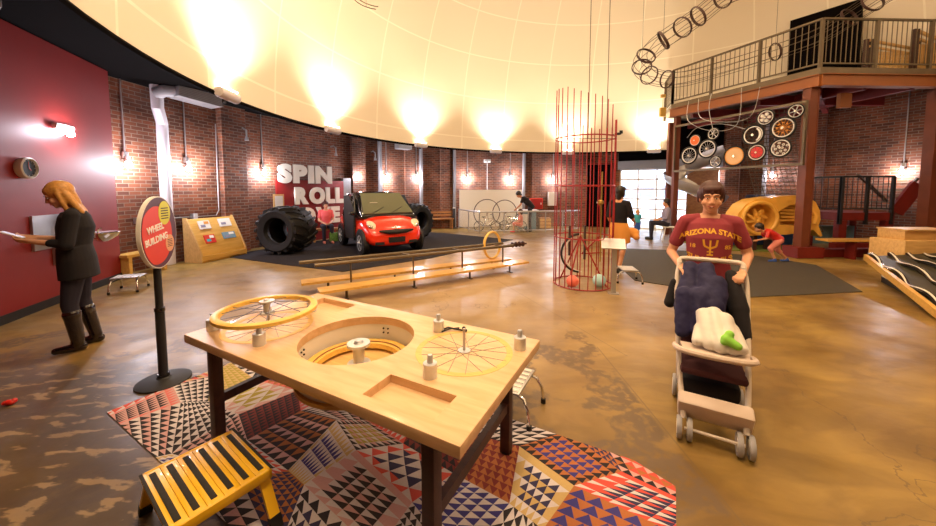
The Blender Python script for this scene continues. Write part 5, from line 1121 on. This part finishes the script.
class Man:
    def __init__(s, name, label, loc, face, H=1.68, pose=None, skin='skin', vox=.009, fem=True, lean=0, curl=.5, child=False):
        s.t = thing(name, label, 'person', loc, face); s.k = k = H / 1.7; s.skin = skin; s.vox = vox
        J = dict(pelvis=(0, 0, .93), hipL=(-.088, 0, .89), hipR=(.088, 0, .89), kneeL=(-.095, .02, .49), kneeR=(.095, .02, .49), ankL=(-.095, -.01, .085), ankR=(.095, -.01, .085), toeL=(-.105, .14, .03), toeR=(.105, .14, .03),
                 belly=(0, .01, 1.06), chest=(0, .005, 1.25), neck=(0, -.015, 1.42), head=(0, .02, 1.575), shL=(-.165, -.01, 1.375), shR=(.165, -.01, 1.375), elL=(-.215, -.02, 1.10), elR=(.215, -.02, 1.10), wrL=(-.22, .05, .86), wrR=(.22, .05, .86))
        J.update(pose or {}); s.J = J = {a: V(c) * k for a, c in J.items()}
        f = .93 if fem else 1.06
        s.W = [(J['pelvis'] + (J['pelvis'] - J['belly']) * .45, .11 * k, .085 * k), (J['pelvis'], .158 * k, .108 * k), (J['belly'], .135 * k * f, .098 * k), (J['chest'], .155 * k * f, .112 * k), (J['chest'].lerp(J['neck'], .62), .150 * k * f, .088 * k), (J['neck'], .07 * k, .06 * k)]
        s.curl = curl; s.hdir = {}
        s.face_dir = None
    def head(s, b, fd=None, up=None, r=1):
        J, k = s.J, s.k * r; h = J['head']; fd = V(fd or (0, 1, 0)).normalized(); up = V(up) if up else (h - J['neck']); up = (up - fd * up.dot(fd)).normalized(); x = fd.cross(up); s.F = F = frame(h, x, fd, up); s.hk = k
        m3 = F.to_3x3(); P = lambda a, c, d: F @ (V((a, c, d)) * k)
        b.sph(P(0, -.01, .03), .088 * k, (.84, 1.04, 1.0), m3, 24); b.sph(P(0, .022, -.035), .070 * k, (.84, .98, 1.10), m3, 20); b.sph(P(0, .055, -.088), .030 * k, (1.1, .8, .75), m3, 12)
        b.cap(P(0, .088, .012), P(0, .104, -.026), .008 * k, .0125 * k, 8); b.sph(P(-.011, .095, -.028), .008 * k, n=8); b.sph(P(.011, .095, -.028), .008 * k, n=8)
        for e in (-1, 1):
            b.sph(P(e * .074, -.008, -.008), .02 * k, (.4, .8, 1.3), m3, 10); b.sph(P(e * .045, .058, -.03), .026 * k, (1, .7, .9), m3, 12)
            b.cap(P(e * .014, .083, .028), P(e * .05, .070, .028), .009 * k, .008 * k, 8)
        b.sph(P(0, .080, -.058), .017 * k, (1.5, .6, .6), m3, 10)
        b.cap(J['neck'] - V((0, 0, .02 * k)), P(0, -.015, -.05), .052 * k, .048 * k, 14)
    def body(s, hands=None, fd=None, hup=None, legs=True, hr=1):
        J, k = s.J, s.k; b = MB(); torso(b, s.W, (1, 0, 0)); s.head(b, fd, hup, hr)
        for e in 'LR':
            b.cap(J['neck'].lerp(J['sh' + e], .35), J['sh' + e], .045 * k, .050 * k); b.cap(J['sh' + e], J['el' + e], .046 * k, .037 * k); b.cap(J['el' + e], J['wr' + e], .037 * k, .024 * k)
            d = (J['wr' + e] - J['el' + e]).normalized(); hd_, pn, sd, cl = (hands or {}).get(e, (d, (1, 0, 0) if e == 'L' else (-1, 0, 0), 1 if e == 'L' else -1, s.curl)); hand(b, J['wr' + e], hd_, pn, k * .98, cl, sd)
            if legs:
                b.cap(J['hip' + e], J['knee' + e], .078 * k, .052 * k); b.cap(J['knee' + e], J['ank' + e], .050 * k, .034 * k); b.sph(J['knee' + e].lerp(J['ank' + e], .3) - V((0, .012 * k, 0)), .05 * k, (.95, 1, 1.9)); b.cap(J['ank' + e] - V((0, 0, .03 * k)), J['toe' + e], .036 * k, .026 * k)
        s.bd = remesh(b.build('body', M[s.skin], s.t, world=False), s.vox, 3); s.faceparts(); return s
    def faceparts(s):
        k = s.hk; P = lambda a, c, d: s.F @ (V((a, c, d)) * k); m3 = s.F.to_3x3()
        for e in (-1, 1):
            b = MB(); b.sph(P(e * .030, .0745, .006), .0108 * k, (1.2, .6, .5), m3, 12); ev = b.build('eye', M['eye'], s.t, world=False)
            b = MB(); b.sph(P(e * .030, .0805, .006), .0056 * k, (1, .5, 1), m3, 10); b.build('iris', M['hair_dk'], ev, world=False)
            b = MB(); b.tube([P(e * .014, .089, .030), P(e * .03, .088, .036), P(e * .048, .077, .031)], .0032 * k, 6); b.build('eyebrow', M['hair_dk'], s.t, world=False)
        b = MB(); b.tube([P(-.026, .079, -.052), P(-.012, .0885, -.060), P(.012, .0885, -.060), P(.026, .079, -.052)], [.003 * k, .006 * k, .006 * k, .003 * k], 8); b.build('lips', M['lip'], s.t, world=False)
    def cloth(s, name, m, fn, vox=None, it=4, label=None):
        b = MB(); fn(b, s); o = remesh(b.build(name, M[m] if isinstance(m, str) else m, s.t, world=False), vox or s.vox, it)
        if label: o['label'] = label
        return o

def tee(sl=.55, g=.016, lo=1, sleeve_r=.058, neckcut=True):
    def f(b, s):
        J, k = s.J, s.k; W = list(s.W); top = W[-2]; W = W[lo:-1]; tp = (J['neck'] + (J['chest'] - J['neck']) * .10, .085 * k, .062 * k)
        dn = W[0][0] + (W[0][0] - s.W[2][0]) * .30
        torso(b, [(dn, W[0][1] * 1.0, W[0][2] * 1.02)] + W + [tp], (1, 0, 0), g * k)
        for e in 'LR':
            q = J['sh' + e].lerp(J['el' + e], min(sl, 1)); b.cap(J['neck'].lerp(J['sh' + e], .5), J['sh' + e], .052 * k, .060 * k); b.cap(J['sh' + e], q, .060 * k, sleeve_r * k)
            if sl > 1: b.cap(J['el' + e], J['el' + e].lerp(J['wr' + e], sl - 1), .05 * k, .038 * k)
    return f
def trousers(to=.97, g=.014, flare=0):
    def f(b, s):
        J, k = s.J, s.k; torso(b, s.W[:2] + [(s.W[1][0].lerp(s.W[2][0], .4), .145 * k, .1 * k)], (1, 0, 0), g * k)
        for e in 'LR':
            b.cap(J['hip' + e], J['knee' + e], (.082 + g) * k, (.052 + g) * k); b.cap(J['knee' + e], J['knee' + e].lerp(J['ank' + e], to), (.052 + g) * k, (.040 + g + flare) * k)
    return f
def shoes(s, m, boot=0, sole=None):
    J, k = s.J, s.k
    for e in 'LR':
        b = MB(); a, t_ = J['ank' + e], J['toe' + e]; d = (t_ - a); d.z = 0; d.normalize(); z0 = .034 * k
        b.cap(V((a.x, a.y, a.z - .045 * k)) - d * .025 * k, V((t_.x, t_.y, t_.z + .008 * k)), .043 * k, .034 * k); b.cap(V((a.x, a.y, a.z - .04 * k)), V((a.x, a.y, a.z)), .044 * k, .044 * k)
        if boot: b.cap(a, J['knee' + e].lerp(a, 1 - boot), .050 * k, .066 * k, 16); b.cap(J['knee' + e].lerp(a, 1 - boot), J['knee' + e].lerp(a, .98 - boot), .070 * k, .070 * k, 16)
        lo = V((a.x, a.y, 0)) - d * .03 * k
        o = remesh(b.build('boot' if boot else 'shoe', M[m], s.t, world=False), .008, 2)
def hairblob(s, m, long=0, short=.0, fringe=True, name='hair', bun=False):
    k = s.hk; P = lambda a, c, d: s.F @ (V((a, c, d)) * k); m3 = s.F.to_3x3(); b = MB()
    b.sph(P(0, -.025, .048), .104 * k, (.90, 1.02, .98), m3, 20); b.sph(P(0, .012, .075), .072 * k, (1.02, 1.05, .62), m3, 16)
    for e in (-1, 1): b.cap(P(e * .070, -.018, .05), P(e * .074, -.032, -.02 - short), .028 * k, .022 * k)
    b.cap(P(0, -.06, .03), P(0, -.065, -.05 - short), .062 * k, .048 * k)
    if fringe:
        for u in (-.05, -.025, 0, .025, .05): b.cap(P(u, .060 - abs(u) * .35, .086), P(u * 1.08, .082 - abs(u) * .55, .052), .017 * k, .010 * k, 8)
    if long:
        for u in (-.06, -.03, 0, .03, .06): b.cap(P(u, -.05, .0), P(u * 1.3, -.075 - .03 * abs(u) * 10 * .2, -.08 - long), .04 * k, .022 * k)
        for e in (-1, 1): b.cap(P(e * .078, -.01, .02), P(e * .085, -.0, -.06 - long * .7), .026 * k, .016 * k)
    o = remesh(b.build(name, M[m], s.t, world=False), .006 if s.vox < .01 else .009, 2); return o

# 1. woman with the stroller: faces the camera, hands on the handle
fa = math.atan2(-2.55, -1.75 + .25) - PI / 2
w1 = Man('person', 'smiling woman in a maroon tee pushing the stroller', (1.95, 2.75, 0), fa, 1.655, dict(
    chest=(0, .015, 1.25), wrL=(-.20, .22, 1.02), elL=(-.27, -.04, 1.12), shL=(-.17, -.01, 1.375), elR=(.265, -.05, 1.10), wrR=(.19, .21, 1.02), kneeL=(-.10, .06, .49), kneeR=(.10, -.02, .49), ankR=(.10, -.12, .10), toeR=(.105, .02, .03), ankL=(-.10, .02, .085), toeL=(-.11, .17, .03), head=(.0, .03, 1.575)), vox=.0065)
w1.body(hands={'L': (V((.35, .9, -.1)), (0, -.1, -1), -1, .75), 'R': (V((-.3, .9, -.1)), (0, -.1, -1), 1, .75)}, fd=(0, 1, -.08))
sh_ = w1.cloth('tee_shirt', 'maroon', tee(.62, .020))
w1.cloth('jeans', 'jeans', trousers()); shoes(w1, 'black'); hairblob(w1, 'hair_red', 0, 0)
k = w1.hk; P = lambda a, c, d: w1.F @ (V((a, c, d)) * k)
b = MB(); b.tube([P(-.017, .088, -.0565), P(0, .0935, -.0605), P(.017, .088, -.0565)], [.0015 * k, .0035 * k, .0015 * k], 6); b.build('teeth', M['teeth'], w1.t, world=False)
# print on the tee: glyphs dropped on to the chest surface
bvh = BVHTree.FromPolygons([v.co for v in sh_.data.vertices], [p.vertices for p in sh_.data.polygons])
def chest_print(me, parent, mtl, nm):
    bm = bmesh.new(); bm.from_mesh(me); bmesh.ops.triangulate(bm, faces=bm.faces); bmesh.ops.subdivide_edges(bm, edges=[e for e in bm.edges if e.calc_length() > .012], cuts=1); 
    for v in bm.verts:
        hit = bvh.ray_cast(V((v.co.x, .6, v.co.y)), V((0, -1, 0)))
        v.co = V((v.co.x, (hit[0].y if hit[0] else .1) + .0022, v.co.y))
    bm.to_mesh(me); bm.free(); me.materials.append(M[mtl]); o = link_mesh(nm, me, parent, world=False, sharp=None); return o
def arched(txt, size, cx, cz, rad, up=1, spread=1.0):
    me = text_mesh(txt, size, 0, 'CENTER', .0022, spread, 3)
    for v in me.vertices:
        x, y = v.co.x, v.co.y; a = x / rad
        v.co = V((cx - (rad + up * y) * math.sin(a), cz + up * ((rad + up * y) * math.cos(a) - rad), 0)) if rad else V((cx - x, cz + y, 0))
    return me
for tx, sz, cz, rd_, u_ in (('ARIZONA STATE', .054, 1.265, .30, 1), ('SUN DEVILS', .056, 1.035, .42, -1)):
    me = text_mesh(tx, sz, 0, 'CENTER', .0022, 1.0, 3)
    for v in me.vertices:
        x, y = v.co.x, v.co.y; v.co = V((-x, cz + y - u_ * x * x / (2 * rd_), 0)) * 1.0
    chest_print(me, sh_, 'gold', 'lettering')
for tx, x0 in (('18', -.115), ('85', .115)):
    me = text_mesh(tx, .042, 0, 'CENTER', .001, 1, 3)
    for v in me.vertices: v.co = V((-(v.co.x + x0), 1.145 + v.co.y, 0))
    chest_print(me, sh_, 'gold', 'lettering')
bm = bmesh.new()
def strip(pts, w):
    for a, c in zip(pts, pts[1:]):
        a, c = V((*a, 0)), V((*c, 0)); L = (c - a).length; n_ = max(1, int(L / .008)); q = (c - a).normalized(); nrm_ = V((-q.y, q.x, 0)) * w
        for i in range(n_):
            s_, e_ = a.lerp(c, i / n_), a.lerp(c, (i + 1) / n_); bm.faces.new([bm.verts.new(p) for p in (s_ - nrm_, e_ - nrm_, e_ + nrm_, s_ + nrm_)])
strip([(0, 1.09), (0, 1.21)], .006); strip([(-.045, 1.215), (-.038, 1.165), (0, 1.145), (.038, 1.165), (.045, 1.215)], .007); strip([(-.02, 1.095), (.02, 1.095)], .006); strip([(-.02, 1.12), (.02, 1.12)], .005)
me = bpy.data.meshes.new('emblem'); bm.to_mesh(me); bm.free(); chest_print(me, sh_, 'gold', 'pitchfork_emblem')

# 2. stroller
st2 = thing('stroller', 'pale framed stroller with dark maroon seat pushed towards the table', 'stroller', (1.67, 2.27, 0), fa)
# local +y is forward (towards the camera), +x ...
for e in (-1, 1):
    b = MB(); b.tube(spline([(e * .20, -.36, 1.02), (e * .215, -.30, .90), (e * .205, -.12, .62), (e * .185, .10, .34), (e * .16, .27, .13)], 5), .0165, 10); b.build('side_tube', M['strokegrey'], st2, world=False)
    b = MB(); b.tube(spline([(e * .20, -.10, .60), (e * .19, -.15, .36), (e * .18, -.24, .11)], 5), .0155, 10); b.build('rear_leg', M['strokegrey'], st2, world=False)
    for y, r, ex in ((.28, .07, .155), (-.25, .08, .175)):
        for w_ in (-.028, .028):
            b = MB(); b.lathe((e * ex + w_, y, r), [(r * .5, -.012), (r * .95, -.014), (r, -.006), (r, .006), (r * .95, .014), (r * .5, .012)], 28, ax=(1, 0, 0)); ww = b.build('wheel', M['greypaint'], st2, world=False)
            b = MB(); b.lathe((e * ex + w_, y, r), [(.01, -.013), (r * .62, -.015), (r * .62, .015), (.01, .013)], 20, ax=(1, 0, 0)); b.build('hub_cap', M['whitepl'], ww, world=False)
b = MB(); b.tube(spline([(-.20, -.36, 1.02), (-.19, -.385, 1.055), (-.1, -.395, 1.06), (.1, -.395, 1.06), (.19, -.385, 1.055), (.20, -.36, 1.02)], 4), .018, 10); b.build('handle', M['strokegrey'], st2, world=False)
b = MB(); b.box((0, -.04, .38), (.37, .34, .05), bev=.02); b.box((0, -.20, .58), (.36, .05, .44), rot=Matrix.Rotation(R(20), 3, 'X'), bev=.02); b.build('seat', M['strfab'], st2, world=False)
b = MB(); b.tube(spline([(-.215, .0, .50), (-.20, .16, .54), (-.1, .22, .55), (.1, .22, .55), (.20, .16, .54), (.215, .0, .50)], 4), .02, 8); b.loft([[(x, y, z) for x, y in ((-.19, .06), (.19, .06), (.17, .21), (-.17, .21))] for z in (.535, .555)]); b.build('front_tray', M['rose_tray'], st2, world=False)
b = MB(); b.box((0, .22, .20), (.39, .09, .16), rot=Matrix.Rotation(R(-30), 3, 'X'), bev=.015); b.build('footrest', M['rose_tray'], st2, world=False)
b = MB(); b.box((0, -.16, .22), (.34, .34, .12), bev=.03); b.build('basket', M['bwear'], st2, world=False)
b = MB(); b.cyl((-.155, .28, .07), (.155, .28, .07), .01); b.build('axle', M['strokegrey'], st2, world=False)
b = MB(); b.cyl((-.175, -.25, .08), (.175, -.25, .08), .01); b.build('axle', M['strokegrey'], st2, world=False)
ST = wm(st2)
def SP(x, y, z): return ST @ V((x, y, z))
def wrinkle(o, st=.022, sz=.09):
    t = bpy.data.textures.get('folds') or bpy.data.textures.new('folds', 'CLOUDS'); t.noise_scale = sz; md = o.modifiers.new('d', 'DISPLACE'); md.texture = t; md.strength = st; md.mid_level = .5
    dg = bpy.context.evaluated_depsgraph_get(); me = bpy.data.meshes.new_from_object(o.evaluated_get(dg)); o.modifiers.clear(); o.data = me
def soft(name, m, lab, cat, caps, sph=(), vox=.009, it=4):
    b = MB()
    for p, q, r1_, r2_ in caps: b.cap(SP(*p), SP(*q), r1_, r2_)
    for p, r, s_ in sph: b.sph(SP(*p), r, s_, ST.to_3x3())
    o = b.build(name, M[m]); remesh(o, vox, it); wrinkle(o, .022 if 'navy' in name else .008); tag(o, lab, cat); return o
soft('navy_jacket', 'navy', 'navy blue jacket slung over the stroller handle and seat', 'jacket',
     [((.03, -.30, 1.0), (.01, -.10, .78), .06, .085), ((.13, -.32, 1.0), (.15, -.12, .74), .055, .085), ((.17, -.12, .84), (.18, .0, .60), .06, .045), ((.07, -.12, .82), (.07, -.02, .62), .085, .06), ((-.03, -.2, .92), (-.02, -.06, .70), .065, .05)])
soft('black_bag', 'bwear', 'black bag hanging at the side of the stroller behind the navy jacket', 'bag',
     [((-.12, -.30, .98), (-.16, -.20, .76), .04, .065), ((-.16, -.20, .76), (-.19, -.12, .60), .06, .04), ((.23, -.30, .88), (.26, -.26, .72), .03, .04)])
soft('white_blanket', 'whitepl', 'white blanket bundled on the stroller seat', 'blanket', [((.06, -.03, .74), (.03, .13, .60), .05, .045), ((.0, -.03, .75), (-.03, .14, .60), .055, .05), ((-.06, .0, .73), (-.09, .14, .60), .05, .045), ((-.10, .03, .68), (-.14, .13, .60), .04, .035), ((.08, .04, .66), (.10, .13, .60), .035, .03)])
soft('lime_cloth', 'lime', 'lime green cloth on the white blanket in the stroller', 'cloth', [((-.05, .17, .66), (-.11, .18, .63), .03, .026), ((-.07, .15, .69), (-.04, .18, .645), .025, .022)], vox=.006)

# 3. woman with the phone at the left: profile, walking to the left
w2 = Man('person', 'blond woman in black knit and tall glossy boots looking at a phone', (-3.93, 3.40, 0), R(130), 1.67, dict(
    head=(.0, .085, 1.57), neck=(0, .0, 1.43), chest=(0, -.01, 1.26), elR=(.20, .02, 1.10), wrR=(.10, .27, 1.16), elL=(-.20, .03, 1.10), wrL=(-.08, .27, 1.14), kneeL=(-.09, .06, .49), ankL=(-.09, .02, .085), toeL=(-.10, .17, .03), kneeR=(.09, .0, .49), ankR=(.09, -.08, .085), toeR=(.10, .08, .03)), vox=.0075)
w2.body(hands={'R': (V((-.35, .9, .15)), (-.6, -.1, .8), -1, .55), 'L': (V((.3, .9, .15)), (.6, -.1, .8), 1, .55)}, fd=(0, 1, -.42))
def knit(b, s):
    tee(1.45, .024)(b, s); J, k = s.J, s.k
    torso(b, [((0, -.01, .74 * k), .19 * k, .13 * k), (s.W[1][0], .175 * k, .125 * k), (s.W[2][0], .15 * k, .11 * k)], (1, 0, 0), .015)
w2.cloth('knit_top', 'bwear', knit); w2.cloth('jeans', 'bjeans', trousers(.42)); shoes(w2, 'boot', boot=.72); hairblob(w2, 'hair_bl', .13, .05)
t = thing('smartphone', 'pale smartphone held by the woman in glossy boots', 'phone', (0, 0, 0)); W2 = wm(w2.t); pz = W2 @ V((.0, .385, 1.185)); t.location = pz; t.rotation_euler = (R(28), 0, R(130))
b = MB(); b.box((0, 0, 0), (.075, .15, .009), bev=.003); b.build('case', M['white'], t, world=False); b = MB(); b.box((0, 0, .0055), (.066, .132, .002)); b.build('screen', mat('lit_screen', (.5, .5, .6), .2, emit=(.7, .75, 1), es=.5), t, world=False)

# 4. visitor by the cage, black tee and orange bag/shorts, seen from behind
w3 = Man('person', 'visitor in a black top and orange skirt with a dark cap by the red cage', (2.94, 6.62, 0), R(-50), 1.66, dict(kneeL=(-.09, .10, .49), ankL=(-.09, .16, .085), toeL=(-.1, .32, .03), ankR=(.09, -.15, .10), toeR=(.1, 0, .03), elR=(.22, .05, 1.10), wrR=(.18, .26, 1.0), wrL=(-.2, .12, .9)), 'skin2', .011)
w3.body(); w3.cloth('top', 'bwear', tee(.9, .018))
def skirt(b, s):
    k = s.k; torso(b, [((0, .02, .60 * k), .20 * k, .17 * k), ((0, .0, .85 * k), .19 * k, .135 * k), ((0, 0, 1.0 * k), .15 * k, .11 * k)], (1, 0, 0), .01); b.sph(V((.20, .14, .80)) * k, .12 * k, (1, .9, .8)); b.cap(V((.2, .14, .8)) * k, V((.3, .1, .72)) * k, .09, .06)
w3.cloth('skirt', 'orange', skirt); shoes(w3, 'black'); hairblob(w3, 'hair_dk', 0, .04)
b = MB(); kk = w3.hk; Pq = lambda a, c, d: w3.F @ (V((a, c, d)) * kk); b.sph(Pq(0, -.01, .085), .10 * kk, (.95, 1.1, .6), w3.F.to_3x3()); b.sph(Pq(0, .10, .075), .06 * kk, (1.1, 1.1, .2), w3.F.to_3x3()); b.build('cap', M['hair_dk'], w3.t, world=False)

# 5. toddler in blue at the garage door
w4 = Man('person', 'small fair haired toddler in a blue top standing before the garage door', (5.92, 11.9, 0), R(160), .90, dict(head=(0, .02, 1.53)), 'skin', .009)
w4.body(hr=1.45); w4.cloth('blue_top', 'teal', tee(.6, .04)); w4.cloth('shorts', 'blue', trousers(.1, .035)); shoes(w4, 'bwear'); hairblob(w4, 'hair_bl', 0, 0)

# seated helper pose
def seat_pose(h=.50, d=.42, back=0, hands=(0, .30)):
    return dict(pelvis=(0, 0, h), hipL=(-.09, 0, h), hipR=(.09, 0, h), kneeL=(-.11, d, h + .03), kneeR=(.11, d, h + .03), ankL=(-.11, d + .02, .085), ankR=(.11, d - .02, .085), toeL=(-.12, d + .17, .03), toeR=(.12, d + .13, .03),
                belly=(0, .0 - back * .3, h + .14), chest=(0, .01 - back, h + .33), neck=(0, -.01 - back, h + .50), head=(0, .03 - back, h + .655), shL=(-.165, -.01 - back, h + .455), shR=(.165, -.01 - back, h + .455), elL=(-.21, .05 - back, h + .19), elR=(.21, .05 - back, h + .19), wrL=(-.10, .26, h + .12), wrR=(.10, .26, h + .12))
# 6. seated man by the garage door
w5 = Man('person', 'person in a lilac shirt seated in profile near the garage door', (6.35, 10.9, 0), R(72), 1.72, seat_pose(.52), 'skin', .011, fem=False)
w5.body(); w5.cloth('shirt', 'lilac', tee(1.4, .018)); w5.cloth('trousers', 'bjeans', trousers()); shoes(w5, 'black'); hairblob(w5, 'hair_dk', 0, 0)
t = thing('white_chair', 'white metal legged stool under the person in the lilac shirt', 'stool', (6.42, 10.88, 0), R(72))
b = MB(); b.box((0, 0, .425), (.36, .34, .03), bev=.01); b.build('seat', M['white'], t, world=False)
for sx in (-1, 1):
    for sy in (-1, 1): b = MB(); b.cyl((sx * .12, sy * .12, .41), (sx * .19, sy * .2, 0), .014); b.build('leg', M['white'], t, world=False)
# 7. seated woman in pink with folded hands
w6 = Man('person', 'woman in a coral pink tee and jeans seated below the big letters', (-4.40, 10.55, 0), math.atan2(-10.7, 4.6 + 1.5) - PI / 2 + R(0), 1.66, seat_pose(.50), 'skin', .011)
w6.body(); w6.cloth('tee_shirt', 'pink', tee(.6, .018)); w6.cloth('jeans', 'bjeans', trousers()); shoes(w6, 'rose'); hairblob(w6, 'hair_red', 0, 0)
t = thing('wooden_bench', 'brown box bench under the woman in the coral pink tee', 'bench', (-4.42, 10.58, 0), math.atan2(-10.7, 6.1) - PI / 2)
b = MB(); b.box((0, -.02, .385), (.8, .34, .05)); b.build('seat', M['plyred'], t, world=False)
for x in (-.34, .34): b = MB(); b.box((x, -.02, .18), (.06, .32, .36)); b.build('leg', M['plyred'], t, world=False)
b = MB(); b.box((-.18, .42, .18), (.28, .2, .26), bev=.02); b.box((-.1, .44, .32), (.1, .12, .04))
o = b.build('green_bag', mat('green_and_black_cloth', (.10, .22, .04), .8, var=.9, scale=25), world=False); o.data.transform(wm(t)); tag(o, 'green and black bag on the carpet at the feet of the woman in coral pink', 'bag')
# 8. child inside the near tyre
w7 = Man('person', 'child in an aqua top and red trousers crouched inside the giant tyre', (-5.22, 9.40, .0), R(200), .95, seat_pose(.40, .36, .0), 'skin2', .011)
w7.body(hr=1.3); w7.cloth('top', 'teal', tee(1.2, .03)); w7.cloth('trousers', 'red', trousers(.95, .03)); shoes(w7, 'pink'); hairblob(w7, 'hair_dk', 0, 0)
# 9. bending man in black
w8 = Man('person', 'man in a black tee bending over a seated child at the far wall', (2.40, 13.2, 0), R(80), 1.70, dict(
    pelvis=(0, -.06, .93), belly=(0, .02, 1.06), chest=(0, .17, 1.20), neck=(0, .32, 1.32), head=(0, .44, 1.42), shL=(-.175, .27, 1.29), shR=(.175, .27, 1.29), elL=(-.2, .36, 1.04), elR=(.2, .36, 1.04), wrL=(-.14, .52, .88), wrR=(.14, .52, .88)), 'skin2', .012, fem=False)
w8.body(fd=(0, .8, -.6), hup=(0, .6, .8)); w8.cloth('tee_shirt', 'bwear', tee(.6, .02)); w8.cloth('jeans', 'bjeans', trousers()); shoes(w8, 'black'); hairblob(w8, 'hair_dk', 0, 0, fringe=False)
# 10. child in rose on a little seat
w9 = Man('person', 'child in a rose shirt sitting in front of the bending man', (2.0, 12.98, 0), R(85), 1.2, seat_pose(.42, .36), 'skin', .011)
w9.body(hr=1.25); w9.cloth('shirt', 'rose', tee(.8, .03)); w9.cloth('shorts', 'rose', trousers(.1, .03)); shoes(w9, 'pink'); hairblob(w9, 'hair_red', 0, .03)
b = MB(); b.box((0, 0, .19), (.24, .24, .05)); [b.cyl((sx * .09, sy * .09, .17), (sx * .11, sy * .11, 0), .012) for sx in (-1, 1) for sy in (-1, 1)]; o = b.build('little_stool', M['chrome'], world=False); o.location = (2.0, 12.98, 0); tag(o, 'tiny metal stool under the child in the rose shirt', 'stool')
# 11. child in red running behind the woman
w10 = Man('person', 'child in a red shirt and blue shoes stooping beside the carved yellow exhibit', (6.90, 7.55, 0), R(75), 1.15, dict(
    pelvis=(0, 0, .75), hipL=(-.09, 0, .72), hipR=(.09, 0, .72), kneeL=(-.1, .25, .45), kneeR=(.1, -.05, .38), ankL=(-.1, .12, .10), toeL=(-.1, .27, .03), ankR=(.1, -.32, .10), toeR=(.1, -.17, .03), belly=(0, .1, .85), chest=(0, .27, .95), neck=(0, .42, 1.02), head=(0, .55, 1.1), shL=(-.16, .36, 1.0), shR=(.16, .36, 1.0), elL=(-.2, .42, .78), elR=(.2, .3, .78), wrL=(-.15, .62, .72), wrR=(.2, .1, .72)), 'skin2', .01)
w10.body(hr=1.2, fd=(0, .9, -.3), hup=(0, .3, .9)); w10.cloth('shirt', 'red', tee(.7, .03)); w10.cloth('shorts', 'rose', trousers(.2, .03)); shoes(w10, 'blue'); hairblob(w10, 'hair_dk', 0, 0)

# ------------------------------------------------------------------ world and camera
w = bpy.data.worlds.new('World'); sc.world = w; w.use_nodes = True; bg = w.node_tree.nodes['Background']
sk = w.node_tree.nodes.new('ShaderNodeTexSky'); sk.sky_type = 'HOSEK_WILKIE'; sk.turbidity = 6; sk.sun_direction = V((.3, -.5, .8)).normalized()
bg.inputs['Color'].default_value = (.75, .85, 1, 1); bg.inputs['Strength'].default_value = 14.0
cam = bpy.data.cameras.new('camera'); co = bpy.data.objects.new('camera', cam); COL.objects.link(co); sc.camera = co
cam.sensor_width = 36; cam.lens = 342 / 936 * 36; cam.shift_x = 0; cam.shift_y = -50 / 936; cam.clip_start = .05; cam.clip_end = 200
co.location = (0, 0, 1.6); co.rotation_euler = (PI / 2 - math.atan(23 / 342.), 0, 0)
sc.view_settings.view_transform = 'Standard'; sc.view_settings.look = 'None'; sc.view_settings.gamma = 1; sc.view_settings.exposure = -.08; sc.view_settings.use_curve_mapping = False
sc.cycles.use_denoising = True; sc.cycles.max_bounces = 6; sc.cycles.diffuse_bounces = 4
